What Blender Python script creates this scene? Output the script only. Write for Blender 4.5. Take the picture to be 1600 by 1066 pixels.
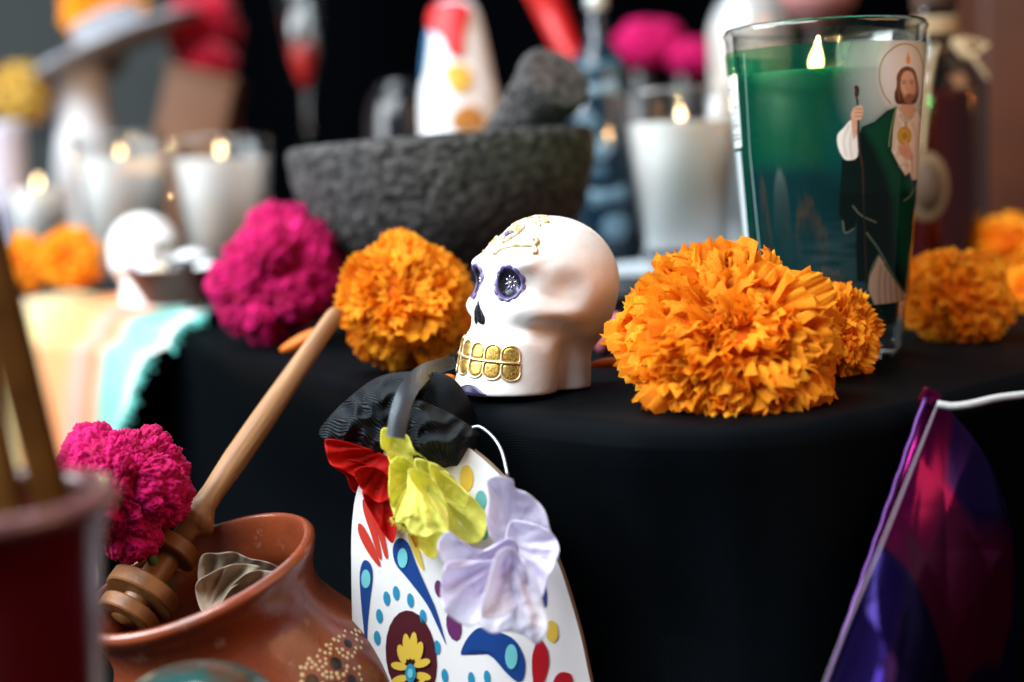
import bpy, bmesh, math, random
import numpy as np
from mathutils import Vector, Matrix, Euler, noise
from mathutils.bvhtree import BVHTree
from mathutils.geometry import tessellate_polygon

for o in list(bpy.data.objects): bpy.data.objects.remove(o, do_unlink=True)
scene = bpy.context.scene
C = scene.collection
rnd = random.Random(7)
PI = math.pi

# ------------------------------------------------------------------ camera
CAM_H = 0.0817                      # metres above the table top
PITCH, ROLL = 6.75, -2.3            # degrees
cam_d = bpy.data.cameras.new('camera')
cam = bpy.data.objects.new('camera', cam_d); C.objects.link(cam)
cam_d.lens = 50; cam_d.sensor_width = 36; cam_d.sensor_fit = 'HORIZONTAL'
cam_d.clip_start = 0.02; cam_d.clip_end = 60
CAM_M = (Matrix.Translation((0, 0, CAM_H)) @ Matrix.Rotation(math.radians(90 - PITCH), 4, 'X')
         @ Matrix.Rotation(math.radians(ROLL), 4, 'Z'))
cam.matrix_world = CAM_M
cam_d.dof.use_dof = True
cam_d.dof.focus_distance = 0.522
cam_d.dof.aperture_fstop = 3.8
scene.camera = cam

# ------------------------------------------------------------------ world + lamps
world = bpy.data.worlds.new('World'); scene.world = world; world.use_nodes = True
wb = world.node_tree.nodes['Background']
wb.inputs['Color'].default_value = (0.80, 0.90, 1.0, 1); wb.inputs['Strength'].default_value = 0.06

def area(name, loc, target, size, power, col, size_y=None):
    d = bpy.data.lights.new(name, 'AREA'); d.energy = power; d.color = col
    d.shape = 'RECTANGLE'; d.size = size; d.size_y = size_y or size
    o = bpy.data.objects.new(name, d); C.objects.link(o); o.location = loc
    o.rotation_euler = (Vector(target) - Vector(loc)).to_track_quat('-Z', 'Y').to_euler()
    return o
area('daylight_area', (-0.85, -0.15, 1.35), (-0.02, 0.7, 0.0), 1.2, 37, (0.90, 0.96, 1.0))
area('left_fill_area', (-1.55, 0.45, 0.75), (-0.15, 1.05, 0.08), 0.9, 22, (0.90, 0.96, 1.0))  # unseen fill lamp, added to brighten the candles and mortar from the left
area('warm_side_area', (0.85, 0.12, 0.60), (0.08, 0.6, 0.03), 0.7, 3.0, (1.0, 0.50, 0.25))
area('overhead_area', (-0.45, 1.25, 1.4), (0.0, 0.75, 0.0), 0.7, 9, (0.86, 0.94, 1.0))

scene.view_settings.view_transform = 'Standard'
scene.view_settings.look = 'None'
scene.view_settings.exposure = 0.88
scene.view_settings.gamma = 1.0
scene.view_settings.use_curve_mapping = False
scene.render.engine = 'CYCLES'
cy = scene.cycles
cy.use_denoising = True
try: cy.denoiser = 'OPENIMAGEDENOISE'
except Exception: pass
cy.max_bounces = 10; cy.diffuse_bounces = 4; cy.glossy_bounces = 3
cy.transparent_max_bounces = 16; cy.transmission_bounces = 6
cy.caustics_reflective = False; cy.caustics_refractive = False
cy.sample_clamp_indirect = 4.0

# ------------------------------------------------------------------ view helpers (reading the photograph)
FPX = 50 / 36 * 1600
def ray(px, py):
    return (CAM_M.to_3x3() @ Vector(((px - 800) / FPX, -(py - 533) / FPX, -1)))
CAM_O = CAM_M.translation
def P(px, py, d): return CAM_O + ray(px, py) * d
def ground(px, py, z=0.0):
    r = ray(px, py); return CAM_O + r * ((z - CAM_O.z) / r.z)
def gdepth(px, d, z=0.0):
    """point at height z in the picture column px at depth d"""
    lo, hi = -2000.0, 3000.0
    for _ in range(50):
        m = (lo + hi) / 2
        if P(px, m, d).z > z: lo = m
        else: hi = m
    return P(px, (lo + hi) / 2, d)
def plane_hit(px, py, p0, n):
    r = ray(px, py); return CAM_O + r * ((Vector(p0) - CAM_O).dot(n) / r.dot(n))
CAM_R = CAM_M.to_3x3() @ Vector((1, 0, 0)); CAM_U = CAM_M.to_3x3() @ Vector((0, 1, 0)); CAM_B = CAM_M.to_3x3() @ Vector((0, 0, 1))

# ------------------------------------------------------------------ object helpers
def mesh_data(name, verts, faces, mats, smooth=True, attrs=None, fmat=None):
    me = bpy.data.meshes.new(name)
    me.from_pydata([tuple(v) for v in verts], [], [tuple(f) for f in faces])
    for m in (mats if isinstance(mats, (list, tuple)) else [mats]): me.materials.append(m)
    if fmat is not None: me.polygons.foreach_set('material_index', list(fmat))
    if smooth: me.polygons.foreach_set('use_smooth', [True] * len(me.polygons))
    if attrs:
        for k, a in attrs.items():
            ca = me.color_attributes.new(k, 'FLOAT_COLOR', 'POINT')
            ca.data.foreach_set('color', np.asarray(a, dtype=np.float32).ravel())
    me.update()
    return me
def obj(name, me, parent=None, loc=None, **props):
    o = bpy.data.objects.new(name, me); C.objects.link(o)
    if parent is not None: o.parent = parent
    if loc is not None: o.location = loc
    for k, v in props.items(): o[k] = v
    return o
def mobj(name, vf, mat, parent=None, smooth=True, attrs=None, fmat=None, loc=None, **props):
    return obj(name, mesh_data(name, vf[0], vf[1], mat, smooth, attrs, fmat), parent, loc, **props)
def tag(o, label, cat, group=None):
    o['label'] = label; o['category'] = cat
    if group: o['group'] = group
    return o
def thing(name, label, cat, loc=(0, 0, 0), rot=None, group=None, mat=None):
    o = bpy.data.objects.new(name, None); C.objects.link(o); o.empty_display_size = 0.01
    if mat is not None: o.matrix_world = mat
    else:
        o.location = loc
        if rot is not None: o.rotation_euler = rot
    return tag(o, label, cat, group)
def structure(name, vf, mat, **k):
    o = mobj(name, vf, mat, **k); o['kind'] = 'structure'; return o
def solid(o, t, off=0):
    m = o.modifiers.new('thick', 'SOLIDIFY'); m.thickness = t; m.offset = off; return o
def axis_matrix(loc, z, xhint=(1, 0, 0)):
    z = Vector(z).normalized(); x = Vector(xhint); x = (x - z * x.dot(z)).normalized(); y = z.cross(x)
    m = Matrix((x, y, z)).transposed().to_4x4(); m.translation = loc; return m

# ------------------------------------------------------------------ shapes -> (verts, faces)
def lathe(prof, n=48, close=False):
    V, F = [], []
    for r, z in prof:
        for k in range(n):
            a = 2 * PI * k / n; V.append((r * math.cos(a), r * math.sin(a), z))
    m = len(prof)
    for i in range(m - 1 + (1 if close else 0)):
        i2 = (i + 1) % m
        for k in range(n):
            k2 = (k + 1) % n
            F.append((i * n + k, i * n + k2, i2 * n + k2, i2 * n + k))
    return V, F
def smooth_prof(pts, sub=6):
    return [tuple(p) for p in catmull([Vector((a, b, 0)) for a, b in pts], sub, as2=True)]
def catmull(pts, sub=8, closed=False, as2=False):
    pts = [Vector(p) if len(p) == 3 else Vector((p[0], p[1], 0)) for p in pts]
    n = len(pts); out = []
    rng = range(n if closed else n - 1)
    for i in rng:
        p0 = pts[(i - 1) % n] if (closed or i > 0) else pts[0]
        p1 = pts[i]; p2 = pts[(i + 1) % n]
        p3 = pts[(i + 2) % n] if (closed or i + 2 < n) else pts[n - 1]
        for s in range(sub):
            t = s / sub
            out.append(0.5 * ((2 * p1) + (p2 - p0) * t + (2 * p0 - 5 * p1 + 4 * p2 - p3) * t * t + (3 * p1 - p0 - 3 * p2 + p3) * t ** 3))
    if not closed: out.append(pts[-1])
    if as2: return [(p.x, p.y) for p in out]
    return out
def tube(path, rad, n=8, flat=None, cap=True):
    """path: list of Vector; rad: number or list; flat=(normal_fn, squash)"""
    path = [Vector(p) for p in path]; m = len(path); V, F = [], []
    up = Vector((0, 0, 1)); prev = None
    for i, p in enumerate(path):
        t = (path[min(i + 1, m - 1)] - path[max(i - 1, 0)]).normalized()
        if prev is None:
            a = up if abs(t.dot(up)) < 0.9 else Vector((1, 0, 0)); x = (a - t * a.dot(t)).normalized()
        else: x = (prev - t * prev.dot(t)).normalized()
        prev = x; y = t.cross(x); r = rad[i] if isinstance(rad, (list, tuple)) else rad
        for k in range(n):
            a = 2 * PI * k / n; V.append(p + (x * math.cos(a) + y * math.sin(a)) * r)
    for i in range(m - 1):
        for k in range(n):
            k2 = (k + 1) % n; F.append((i * n + k, i * n + k2, (i + 1) * n + k2, (i + 1) * n + k))
    if cap: F.append(tuple(range(n - 1, -1, -1))); F.append(tuple((m - 1) * n + k for k in range(n)))
    return V, F
def grid(fn, nu, nv, closed_u=False):
    V = [fn(i / nu, j / nv) for j in range(nv + 1) for i in range(nu + (0 if closed_u else 1))]
    w = nu if closed_u else nu + 1
    F = []
    for j in range(nv):
        for i in range(nu):
            i2 = (i + 1) % w
            F.append((j * w + i, j * w + i2, (j + 1) * w + i2, (j + 1) * w + i))
    return V, F
def fan(poly, fn, rings=10):
    """star-shaped outline poly [(x,y)] -> rings about its centre; fn(x,y,r,s)->Vector"""
    n = len(poly); cx = sum(p[0] for p in poly) / n; cyy = sum(p[1] for p in poly) / n
    V = [fn(cx, cyy, 0.0, 0)]; F = []
    for k in range(1, rings + 1):
        r = k / rings
        for i, (x, y) in enumerate(poly): V.append(fn(cx + (x - cx) * r, cyy + (y - cyy) * r, r, i / n))
    for i in range(n): F.append((0, 1 + (i + 1) % n, 1 + i))
    for k in range(rings - 1):
        for i in range(n):
            i2 = (i + 1) % n; a = 1 + k * n; b = 1 + (k + 1) * n
            F.append((a + i, a + i2, b + i2, b + i))
    return V, F
def box(sx, sy, sz, bev=0.0, base=True):
    bm = bmesh.new(); bmesh.ops.create_cube(bm, size=1)
    bmesh.ops.scale(bm, vec=(sx, sy, sz), verts=bm.verts)
    if base: bmesh.ops.translate(bm, vec=(0, 0, sz / 2), verts=bm.verts)
    if bev: bmesh.ops.bevel(bm, geom=bm.edges[:], offset=bev, segments=2, profile=0.6, affect='EDGES')
    V = [v.co.copy() for v in bm.verts]; bm.verts.index_update()
    F = [tuple(v.index for v in f.verts) for f in bm.faces]; bm.free(); return V, F
_ico = {}
def ico(n):
    if n not in _ico:
        bm = bmesh.new(); bmesh.ops.create_icosphere(bm, subdivisions=n, radius=1)
        bm.verts.index_update()
        _ico[n] = (np.array([v.co[:] for v in bm.verts]), [tuple(v.index for v in f.verts) for f in bm.faces]); bm.free()
    return _ico[n]
def xf(vf, M): return [M @ Vector(v) for v in vf[0]], vf[1]
def join(lst):
    V, F = [], []
    for v, f in lst:
        o = len(V); V += list(v); F += [tuple(i + o for i in q) for q in f]
    return V, F
def nz(x, y, z=0.0): return noise.noise(Vector((x, y, z)))

# ------------------------------------------------------------------ materials
def new_mat(name):
    m = bpy.data.materials.new(name); m.use_nodes = True
    nt = m.node_tree; b = nt.nodes['Principled BSDF']; return m, nt, b
def setc(sock, c): sock.default_value = (c[0], c[1], c[2], 1)
def mat(name, c, rough=0.5, metal=0.0, c2=None, scale=30.0, detail=4.0, bump=0.0, bscale=None, bdist=0.001, spec=0.5,
        sss=0.0, sss_r=(0.01, 0.005, 0.003), sheen=0.0, coat=0.0, alpha=1.0, lo=0.35, hi=0.65, transl=0.0, rvar=0.0, stretch=None, dust=None, dlo=0.60, dhi=0.72, dscale=60):
    m, nt, b = new_mat(name); N = nt.nodes.new; L = nt.links.new
    setc(b.inputs['Base Color'], c); b.inputs['Roughness'].default_value = rough; b.inputs['Metallic'].default_value = metal
    b.inputs['Specular IOR Level'].default_value = spec
    if sheen: b.inputs['Sheen Weight'].default_value = sheen; b.inputs['Sheen Roughness'].default_value = 0.4
    if coat: b.inputs['Coat Weight'].default_value = coat; b.inputs['Coat Roughness'].default_value = 0.08
    if sss:
        b.inputs['Subsurface Weight'].default_value = sss; b.inputs['Subsurface Radius'].default_value = sss_r
        b.inputs['Subsurface Scale'].default_value = 1.0
    tc = N('ShaderNodeTexCoord')
    colsock = None
    class _TC: pass
    if stretch:
        mp = N('ShaderNodeMapping'); mp.inputs['Scale'].default_value = stretch; L(tc.outputs['Object'], mp.inputs['Vector'])
        tcv = mp.outputs['Vector']
    else: tcv = tc.outputs['Object']
    if c2 is not None or rvar:
        n1 = N('ShaderNodeTexNoise'); n1.inputs['Scale'].default_value = scale; n1.inputs['Detail'].default_value = detail
        L(tcv, n1.inputs['Vector'])
        mr = N('ShaderNodeMapRange'); mr.inputs['From Min'].default_value = lo; mr.inputs['From Max'].default_value = hi
        L(n1.outputs['Fac'], mr.inputs['Value'])
        if c2 is not None:
            mx = N('ShaderNodeMix'); mx.data_type = 'RGBA'; setc(mx.inputs['A'], c); setc(mx.inputs['B'], c2)
            L(mr.outputs['Result'], mx.inputs['Factor']); L(mx.outputs['Result'], b.inputs['Base Color']); colsock = mx.outputs['Result']
        if rvar:
            r2 = N('ShaderNodeMapRange'); r2.inputs['From Min'].default_value = lo; r2.inputs['From Max'].default_value = hi
            r2.inputs['To Min'].default_value = rough; r2.inputs['To Max'].default_value = rough + rvar
            L(n1.outputs['Fac'], r2.inputs['Value']); L(r2.outputs['Result'], b.inputs['Roughness'])
    if dust is not None and colsock is not None:
        n3 = N('ShaderNodeTexNoise'); n3.inputs['Scale'].default_value = dscale; n3.inputs['Detail'].default_value = 9; n3.inputs['Roughness'].default_value = 0.7
        L(tc.outputs['Object'], n3.inputs['Vector']); m3 = N('ShaderNodeMapRange'); m3.inputs['From Min'].default_value = dlo; m3.inputs['From Max'].default_value = dhi
        L(n3.outputs['Fac'], m3.inputs['Value']); x3 = N('ShaderNodeMix'); x3.data_type = 'RGBA'; L(m3.outputs['Result'], x3.inputs['Factor']); L(colsock, x3.inputs['A']); setc(x3.inputs['B'], dust)
        L(x3.outputs['Result'], b.inputs['Base Color']); colsock = x3.outputs['Result']
    if bump:
        n2 = N('ShaderNodeTexNoise'); n2.inputs['Scale'].default_value = bscale or scale * 4; n2.inputs['Detail'].default_value = 5
        L(tcv, n2.inputs['Vector'])
        bp = N('ShaderNodeBump'); bp.inputs['Strength'].default_value = bump; bp.inputs['Distance'].default_value = bdist
        L(n2.outputs['Fac'], bp.inputs['Height']); L(bp.outputs['Normal'], b.inputs['Normal'])
    if transl:
        tr = N('ShaderNodeBsdfTranslucent'); setc(tr.inputs['Color'], c)
        if colsock: L(colsock, tr.inputs['Color'])
        ms = N('ShaderNodeMixShader'); ms.inputs[0].default_value = transl
        L(b.outputs[0], ms.inputs[1]); L(tr.outputs[0], ms.inputs[2]); L(ms.outputs[0], nt.nodes['Material Output'].inputs[0])
    if alpha < 1: b.inputs['Alpha'].default_value = alpha
    return m
def glass_mat(name, tint=(0.97, 0.98, 0.98), rough=0.03, ior=1.5, boost=1.0):
    m, nt, b = new_mat(name); N = nt.nodes.new; L = nt.links.new
    tr = N('ShaderNodeBsdfTransparent'); setc(tr.inputs[0], tint)
    gl = N('ShaderNodeBsdfGlossy'); gl.inputs['Roughness'].default_value = rough
    fr = N('ShaderNodeLayerWeight'); fr.inputs['Blend'].default_value = 0.5
    pw = N('ShaderNodeMath'); pw.operation = 'POWER'; pw.inputs[1].default_value = 4.0; L(fr.outputs['Facing'], pw.inputs[0])
    mu = N('ShaderNodeMath'); mu.operation = 'MULTIPLY_ADD'; mu.inputs[1].default_value = 0.75 * boost; mu.inputs[2].default_value = 0.04 * boost; mu.use_clamp = True
    L(pw.outputs[0], mu.inputs[0])
    ms = N('ShaderNodeMixShader'); L(mu.outputs[0], ms.inputs[0]); L(tr.outputs[0], ms.inputs[1]); L(gl.outputs[0], ms.inputs[2])
    L(ms.outputs[0], nt.nodes['Material Output'].inputs[0]); nt.nodes.remove(b); return m
def emit_mat(name, c, s):
    m, nt, b = new_mat(name); e = nt.nodes.new('ShaderNodeEmission'); setc(e.inputs[0], c); e.inputs[1].default_value = s
    nt.links.new(e.outputs[0], nt.nodes['Material Output'].inputs[0]); nt.nodes.remove(b); return m
def attr_mat(name, attr='print', rough=0.5, spec=0.5, transl=0.0, bump=0.0, bscale=400):
    m, nt, b = new_mat(name); a = nt.nodes.new('ShaderNodeVertexColor'); a.layer_name = attr
    nt.links.new(a.outputs['Color'], b.inputs['Base Color']); b.inputs['Roughness'].default_value = rough
    b.inputs['Specular IOR Level'].default_value = spec
    if bump:
        n2 = nt.nodes.new('ShaderNodeTexNoise'); n2.inputs['Scale'].default_value = bscale
        tc = nt.nodes.new('ShaderNodeTexCoord'); nt.links.new(tc.outputs['Object'], n2.inputs['Vector'])
        bp = nt.nodes.new('ShaderNodeBump'); bp.inputs['Strength'].default_value = bump; bp.inputs['Distance'].default_value = 0.001
        nt.links.new(n2.outputs['Fac'], bp.inputs['Height']); nt.links.new(bp.outputs['Normal'], b.inputs['Normal'])
    return m
def glitter_mat(name, c, c2, scale=900, rough=0.28):
    """metal flake: random facet normals and tones per cell"""
    m, nt, b = new_mat(name); N = nt.nodes.new; L = nt.links.new
    tc = N('ShaderNodeTexCoord'); vo = N('ShaderNodeTexVoronoi'); vo.inputs['Scale'].default_value = scale
    L(tc.outputs['Object'], vo.inputs['Vector'])
    sep = N('ShaderNodeSeparateColor'); L(vo.outputs['Color'], sep.inputs[0])
    mx = N('ShaderNodeMix'); mx.data_type = 'RGBA'; setc(mx.inputs['A'], c); setc(mx.inputs['B'], c2)
    L(sep.outputs[0], mx.inputs['Factor']); L(mx.outputs['Result'], b.inputs['Base Color'])
    bp = N('ShaderNodeBump'); bp.inputs['Strength'].default_value = 0.7; bp.inputs['Distance'].default_value = 0.0006
    L(sep.outputs[1], bp.inputs['Height']); L(bp.outputs['Normal'], b.inputs['Normal'])
    b.inputs['Metallic'].default_value = 0.85; b.inputs['Roughness'].default_value = rough
    return m

M = {}
def weave_mat(name, c1, c2, scale, rough=0.6, sheen=0.3, direction='DIAGONAL', bump=0.5, spec=0.5, dist=2.0):
    m, nt, b = new_mat(name); N = nt.nodes.new; L = nt.links.new
    tc = N('ShaderNodeTexCoord'); w = N('ShaderNodeTexWave'); w.bands_direction = direction; w.inputs['Scale'].default_value = scale
    w.inputs['Distortion'].default_value = dist; w.inputs['Detail'].default_value = 1; w.inputs['Detail Scale'].default_value = 0.2
    L(tc.outputs['Object'], w.inputs['Vector'])
    mx = N('ShaderNodeMix'); mx.data_type = 'RGBA'; setc(mx.inputs['A'], c1); setc(mx.inputs['B'], c2)
    L(w.outputs['Fac'], mx.inputs['Factor']); L(mx.outputs['Result'], b.inputs['Base Color'])
    bp = N('ShaderNodeBump'); bp.inputs['Strength'].default_value = bump; bp.inputs['Distance'].default_value = 0.0005
    L(w.outputs['Fac'], bp.inputs['Height']); L(bp.outputs['Normal'], b.inputs['Normal'])
    b.inputs['Roughness'].default_value = rough; b.inputs['Sheen Weight'].default_value = sheen; b.inputs['Specular IOR Level'].default_value = spec
    b.inputs['Specular Tint'].default_value = (0.75, 0.9, 1.0, 1)
    return m
M['black_cloth'] = weave_mat('black_cloth', (0.0009, 0.0014, 0.0020), (0.0018, 0.0027, 0.0038), 900, rough=0.55, sheen=0.0, bump=0.4, spec=0.03)
M['backdrop'] = mat('backdrop_cloth', (0.0007, 0.0010, 0.0015), 0.9, spec=0.0)
M['tulle'] = weave_mat('black_tulle', (0.0006, 0.0007, 0.001), (0.012, 0.015, 0.019), 430, rough=0.5, sheen=0.0, bump=0.8, spec=0.2, dist=0.4)
M['ribbon'] = weave_mat('grey_satin', (0.030, 0.034, 0.040), (0.048, 0.053, 0.060), 700, rough=0.32, sheen=0.0, bump=0.2)
M['plaster'] = mat('white_plaster', (0.80, 0.80, 0.79), 0.40, c2=(0.70, 0.70, 0.69), scale=90, bump=0.4, bscale=170, bdist=0.0005, spec=0.45, rvar=0.12, dust=(0.48, 0.44, 0.40), dlo=0.64, dhi=0.74, dscale=140)
M['orange'] = mat('marigold_petal', (1.0, 0.35, 0.008), 0.6, c2=(1.0, 0.50, 0.03), scale=60, bump=0.5, bscale=500, bdist=0.0004, spec=0.12, transl=0.40)
def vary(m, dark, light):
    nt = m.node_tree; b = nt.nodes['Principled BSDF']; oi = nt.nodes.new('ShaderNodeObjectInfo')
    mr = nt.nodes.new('ShaderNodeMix'); mr.data_type = 'RGBA'; setc(mr.inputs['A'], dark); setc(mr.inputs['B'], light)
    nt.links.new(oi.outputs['Random'], mr.inputs['Factor'])
    mu = nt.nodes.new('ShaderNodeMix'); mu.data_type = 'RGBA'; mu.blend_type = 'MULTIPLY'; mu.inputs['Factor'].default_value = 1
    src = b.inputs['Base Color'].links[0].from_socket
    tgt = [l.to_socket for l in nt.links if l.from_socket == src]
    nt.links.new(src, mu.inputs['A']); nt.links.new(mr.outputs['Result'], mu.inputs['B'])
    for t in tgt: nt.links.new(mu.outputs['Result'], t)
vary(M['orange'], (0.86, 0.62, 0.5), (1.0, 1.02, 1.2))
M['orange_core'] = mat('marigold_core', (0.60, 0.10, 0.002), 0.7, spec=0.1)
M['magenta'] = mat('magenta_cockscomb', (0.30, 0.0005, 0.045), 0.75, c2=(0.56, 0.005, 0.14), scale=160, bump=0.7, bscale=900, bdist=0.0008, spec=0.15, sheen=0.05)
M['redcomb'] = mat('red_cockscomb', (0.28, 0.002, 0.010), 0.8, c2=(0.42, 0.004, 0.03), scale=160, bump=1.0, bscale=700, bdist=0.001, spec=0.1, sheen=0.2)
M['gold_glitter'] = glitter_mat('gold_glitter', (0.28, 0.15, 0.022), (0.68, 0.44, 0.12), 1800, 0.38)
M['gold'] = mat('gold_paint', (0.80, 0.56, 0.20), 0.3, metal=0.8, c2=(0.92, 0.78, 0.5), scale=400)
M['cream_gold'] = mat('cream_gold_relief', (0.66, 0.60, 0.44), 0.4, c2=(0.46, 0.31, 0.07), scale=420, lo=0.45, hi=0.62, spec=0.6)
M['purple'] = mat('purple_paint', (0.065, 0.050, 0.17), 0.42, c2=(0.14, 0.11, 0.29), scale=300, dust=(0.62, 0.60, 0.64), dlo=0.60, dhi=0.66, dscale=420)
M['dark_purple'] = mat('dark_purple_paint', (0.022, 0.014, 0.075), 0.35)
M['eye_glitter'] = glitter_mat('black_glitter', (0.006, 0.007, 0.012), (0.09, 0.095, 0.12), 2000, 0.3)
M['eye_flower'] = glitter_mat('violet_glitter', (0.16, 0.17, 0.30), (0.55, 0.50, 0.66), 1500, 0.25)
M['stone'] = mat('volcanic_stone', (0.016, 0.0155, 0.016), 0.85, c2=(0.095, 0.091, 0.090), scale=190, detail=8, bump=1.0, bscale=260, bdist=0.004, spec=0.3)
M['glass'] = glass_mat('clear_glass', boost=1.7)
M['wax'] = mat('white_wax', (0.92, 0.91, 0.89), 0.4, sss=0.25, sss_r=(0.012, 0.009, 0.007), spec=0.4)
M['green_wax'] = mat('green_wax', (0.002, 0.13, 0.088), 0.35, sss=0.9, sss_r=(0.006, 0.03, 0.02), spec=0.4)
M['flame'] = emit_mat('flame', (1.0, 0.62, 0.26), 14)
M['flame_core'] = emit_mat('flame_core', (1.0, 0.72, 0.36), 7)
M['wick'] = mat('wick', (0.02, 0.015, 0.01), 0.9)
M['terracotta'] = mat('terracotta', (0.235, 0.048, 0.016), 0.22, c2=(0.13, 0.024, 0.008), scale=45, detail=8, bump=0.35, bscale=220, bdist=0.0008, spec=0.6, rvar=0.25, coat=0.2, dust=(0.42, 0.22, 0.13), dlo=0.60, dhi=0.74, dscale=90)
M['wood'] = mat('pale_wood', (0.38, 0.20, 0.085), 0.5, c2=(0.23, 0.105, 0.040), scale=320, bump=0.3, bscale=500, stretch=(1, 1, 0.07))
M['brown_wood'] = mat('brown_wood', (0.085, 0.032, 0.006), 0.8, c2=(0.045, 0.016, 0.003), scale=60, spec=0.03)
M['husk'] = mat('dry_husk', (0.40, 0.33, 0.25), 0.75, c2=(0.26, 0.20, 0.14), scale=90, transl=0.2)
M['red_glass'] = mat('dark_red_glass', (0.075, 0.0012, 0.003), 0.22, spec=0.5, coat=0.25)
M['board'] = mat('white_board', (0.80, 0.81, 0.82), 0.38, spec=0.4)
M['board_edge'] = mat('board_edge', (0.46, 0.33, 0.22), 0.7)
M['yellow_fab'] = mat('yellow_fabric', (0.92, 0.88, 0.22), 0.7, c2=(0.84, 0.86, 0.20), scale=150, bump=0.5, bscale=420, bdist=0.0006, transl=0.42, spec=0.04)
M['white_fab'] = mat('lavender_white_fabric', (0.86, 0.85, 0.92), 0.7, c2=(0.76, 0.71, 0.90), scale=40, bump=0.35, bscale=420, bdist=0.0006, transl=0.42, spec=0.04)
M['red_fab'] = mat('red_fabric', (0.62, 0.012, 0.008), 0.7, c2=(0.50, 0.006, 0.006), scale=120, transl=0.3, bump=0.5, bscale=250, spec=0.2)
M['yarn'] = mat('white_yarn', (0.44, 0.45, 0.46), 0.9, bump=1.0, bscale=1500, bdist=0.0006)
M['wire'] = mat('thin_wire', (0.42, 0.45, 0.5), 0.35, metal=0.6)
M['teal'] = mat('teal_glaze', (0.012, 0.075, 0.068), 0.15, c2=(0.10, 0.03, 0.008), scale=30, lo=0.45, hi=0.6, coat=0.5)

# ================================================================== SETTING
edge_px = [(-420, 505), (-150, 500), (60, 497), (200, 500), (310, 513), (420, 546), (560, 582), (720, 618), (860, 637), (1000, 648), (1150, 652), (1300, 641), (1450, 610), (1620, 566), (1850, 530), (2150, 500)]
edge = [ground(*p) for p in edge_px]
ex = np.array([p.x for p in edge]); ey = np.array([p.y for p in edge])
order = np.argsort(ex); ex, ey = ex[order], ey[order]
def y_edge_raw(x): return float(np.interp(x, ex, ey))
def y_edge(x): return 0.0035 * nz(x * 17, 8.0) + 0.0015 * nz(x * 55, 2.0) + sum(y_edge_raw(x + d) for d in (-0.03, -0.015, 0, 0.015, 0.03)) / 5
X0, X1 = -0.85, 0.95
NX = 340
ROWS = [('top', t) for t in [1, 0.7, 0.45, 0.3, 0.2, 0.14, 0.1, 0.07, 0.045, 0.025, 0.01, 0.0]] + \
       [('arc', a) for a in (0.15, 0.3, 0.45, 0.6, 0.75, 0.9, 1.0)] + [('down', d) for d in (0.01, 0.02, 0.035, 0.05, 0.07, 0.09, 0.12, 0.15, 0.18, 0.22, 0.26)]
def cloth_pt(x, kind, t):
    ye = y_edge(x); dy = (y_edge(x + 0.01) - y_edge(x - 0.01)) / 0.02
    n = Vector((dy, -1, 0)).normalized()
    R = 0.008
    if kind == 'top':
        y = ye + t * (2.2 - ye)
        w = 0.0012 * nz(x * 14, y * 14) + 0.0025 * nz(x * 6 + 4, y * 5) * min(1, t * 20)
        return Vector((x, y, w - 0.002))
    if kind == 'arc':
        a = t * PI / 2
        return Vector((x, ye, -0.002)) + n * (R * math.sin(a)) + Vector((0, 0, -R * (1 - math.cos(a)))) + Vector((0, 0, 0.0012 * nz(x * 14, ye * 14)))
    f = min(1, t / 0.07)
    fold = -f * (0.012 + 0.012 * math.sin(x * 46 + 2.0 * nz(x * 5, 3.3)) + 0.010 * nz(x * 22, 1.7, t * 2))
    return Vector((x, ye, -0.002)) + n * (R + fold) + Vector((0, 0, -R - t))
V = [cloth_pt(X0 + (X1 - X0) * i / NX, *r) for r in ROWS for i in range(NX + 1)]
F = [(j * (NX + 1) + i, j * (NX + 1) + i + 1, (j + 1) * (NX + 1) + i + 1, (j + 1) * (NX + 1) + i) for j in range(len(ROWS) - 1) for i in range(NX)]
structure('table_with_black_cloth', (V, [f[::-1] for f in F]), M['black_cloth'])
structure('lower_step', grid(lambda u, v: Vector((-1.0 + 2.2 * u, -0.1 + 1.4 * v, -0.215 + 0.004 * nz(u * 9, v * 9))), 40, 30), M['black_cloth'])
structure('backdrop', grid(lambda u, v: Vector((-0.46 + 2.2 * u, 2.1 + 0.03 * math.sin(u * 40) * 1.0 + 0.02 * nz(u * 8, v), -0.3 + 1.4 * v)), 120, 8), M['backdrop'])
structure('far_wall', grid(lambda u, v: Vector((-2.6 + 3.2 * u, 3.2, -0.6 + 2.2 * v)), 8, 8), mat('grey_wall', (0.10, 0.115, 0.115), 0.8, c2=(0.07, 0.08, 0.08), scale=2))

# ================================================================== SUGAR SKULL
def smin(a, b, k):
    h = np.clip(0.5 + 0.5 * (b - a) / k, 0, 1); return b * (1 - h) + a * h - k * h * (1 - h)
def smax(a, b, k): return -smin(-a, -b, k)
def ell(p, c, r):
    q = (p - np.array(c)) / np.array(r); k0 = np.linalg.norm(q, axis=1); k1 = np.linalg.norm(q / np.array(r), axis=1) + 1e-9
    return k0 * (k0 - 1) / k1
def ecyl(p, cx, cyy, rx, ry, z0, z1, rnd_):
    q = (p[:, :2] - np.array([cx, cyy])) / np.array([rx, ry]); k0 = np.linalg.norm(q, axis=1)
    k1 = np.linalg.norm(q / np.array([rx, ry]), axis=1) + 1e-9
    d2 = k0 * (k0 - 1) / k1 + rnd_; dz = np.abs(p[:, 2] - (z0 + z1) / 2) - (z1 - z0) / 2 + rnd_
    return np.minimum(np.maximum(d2, dz), 0) + np.sqrt(np.maximum(d2, 0) ** 2 + np.maximum(dz, 0) ** 2) - rnd_
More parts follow.
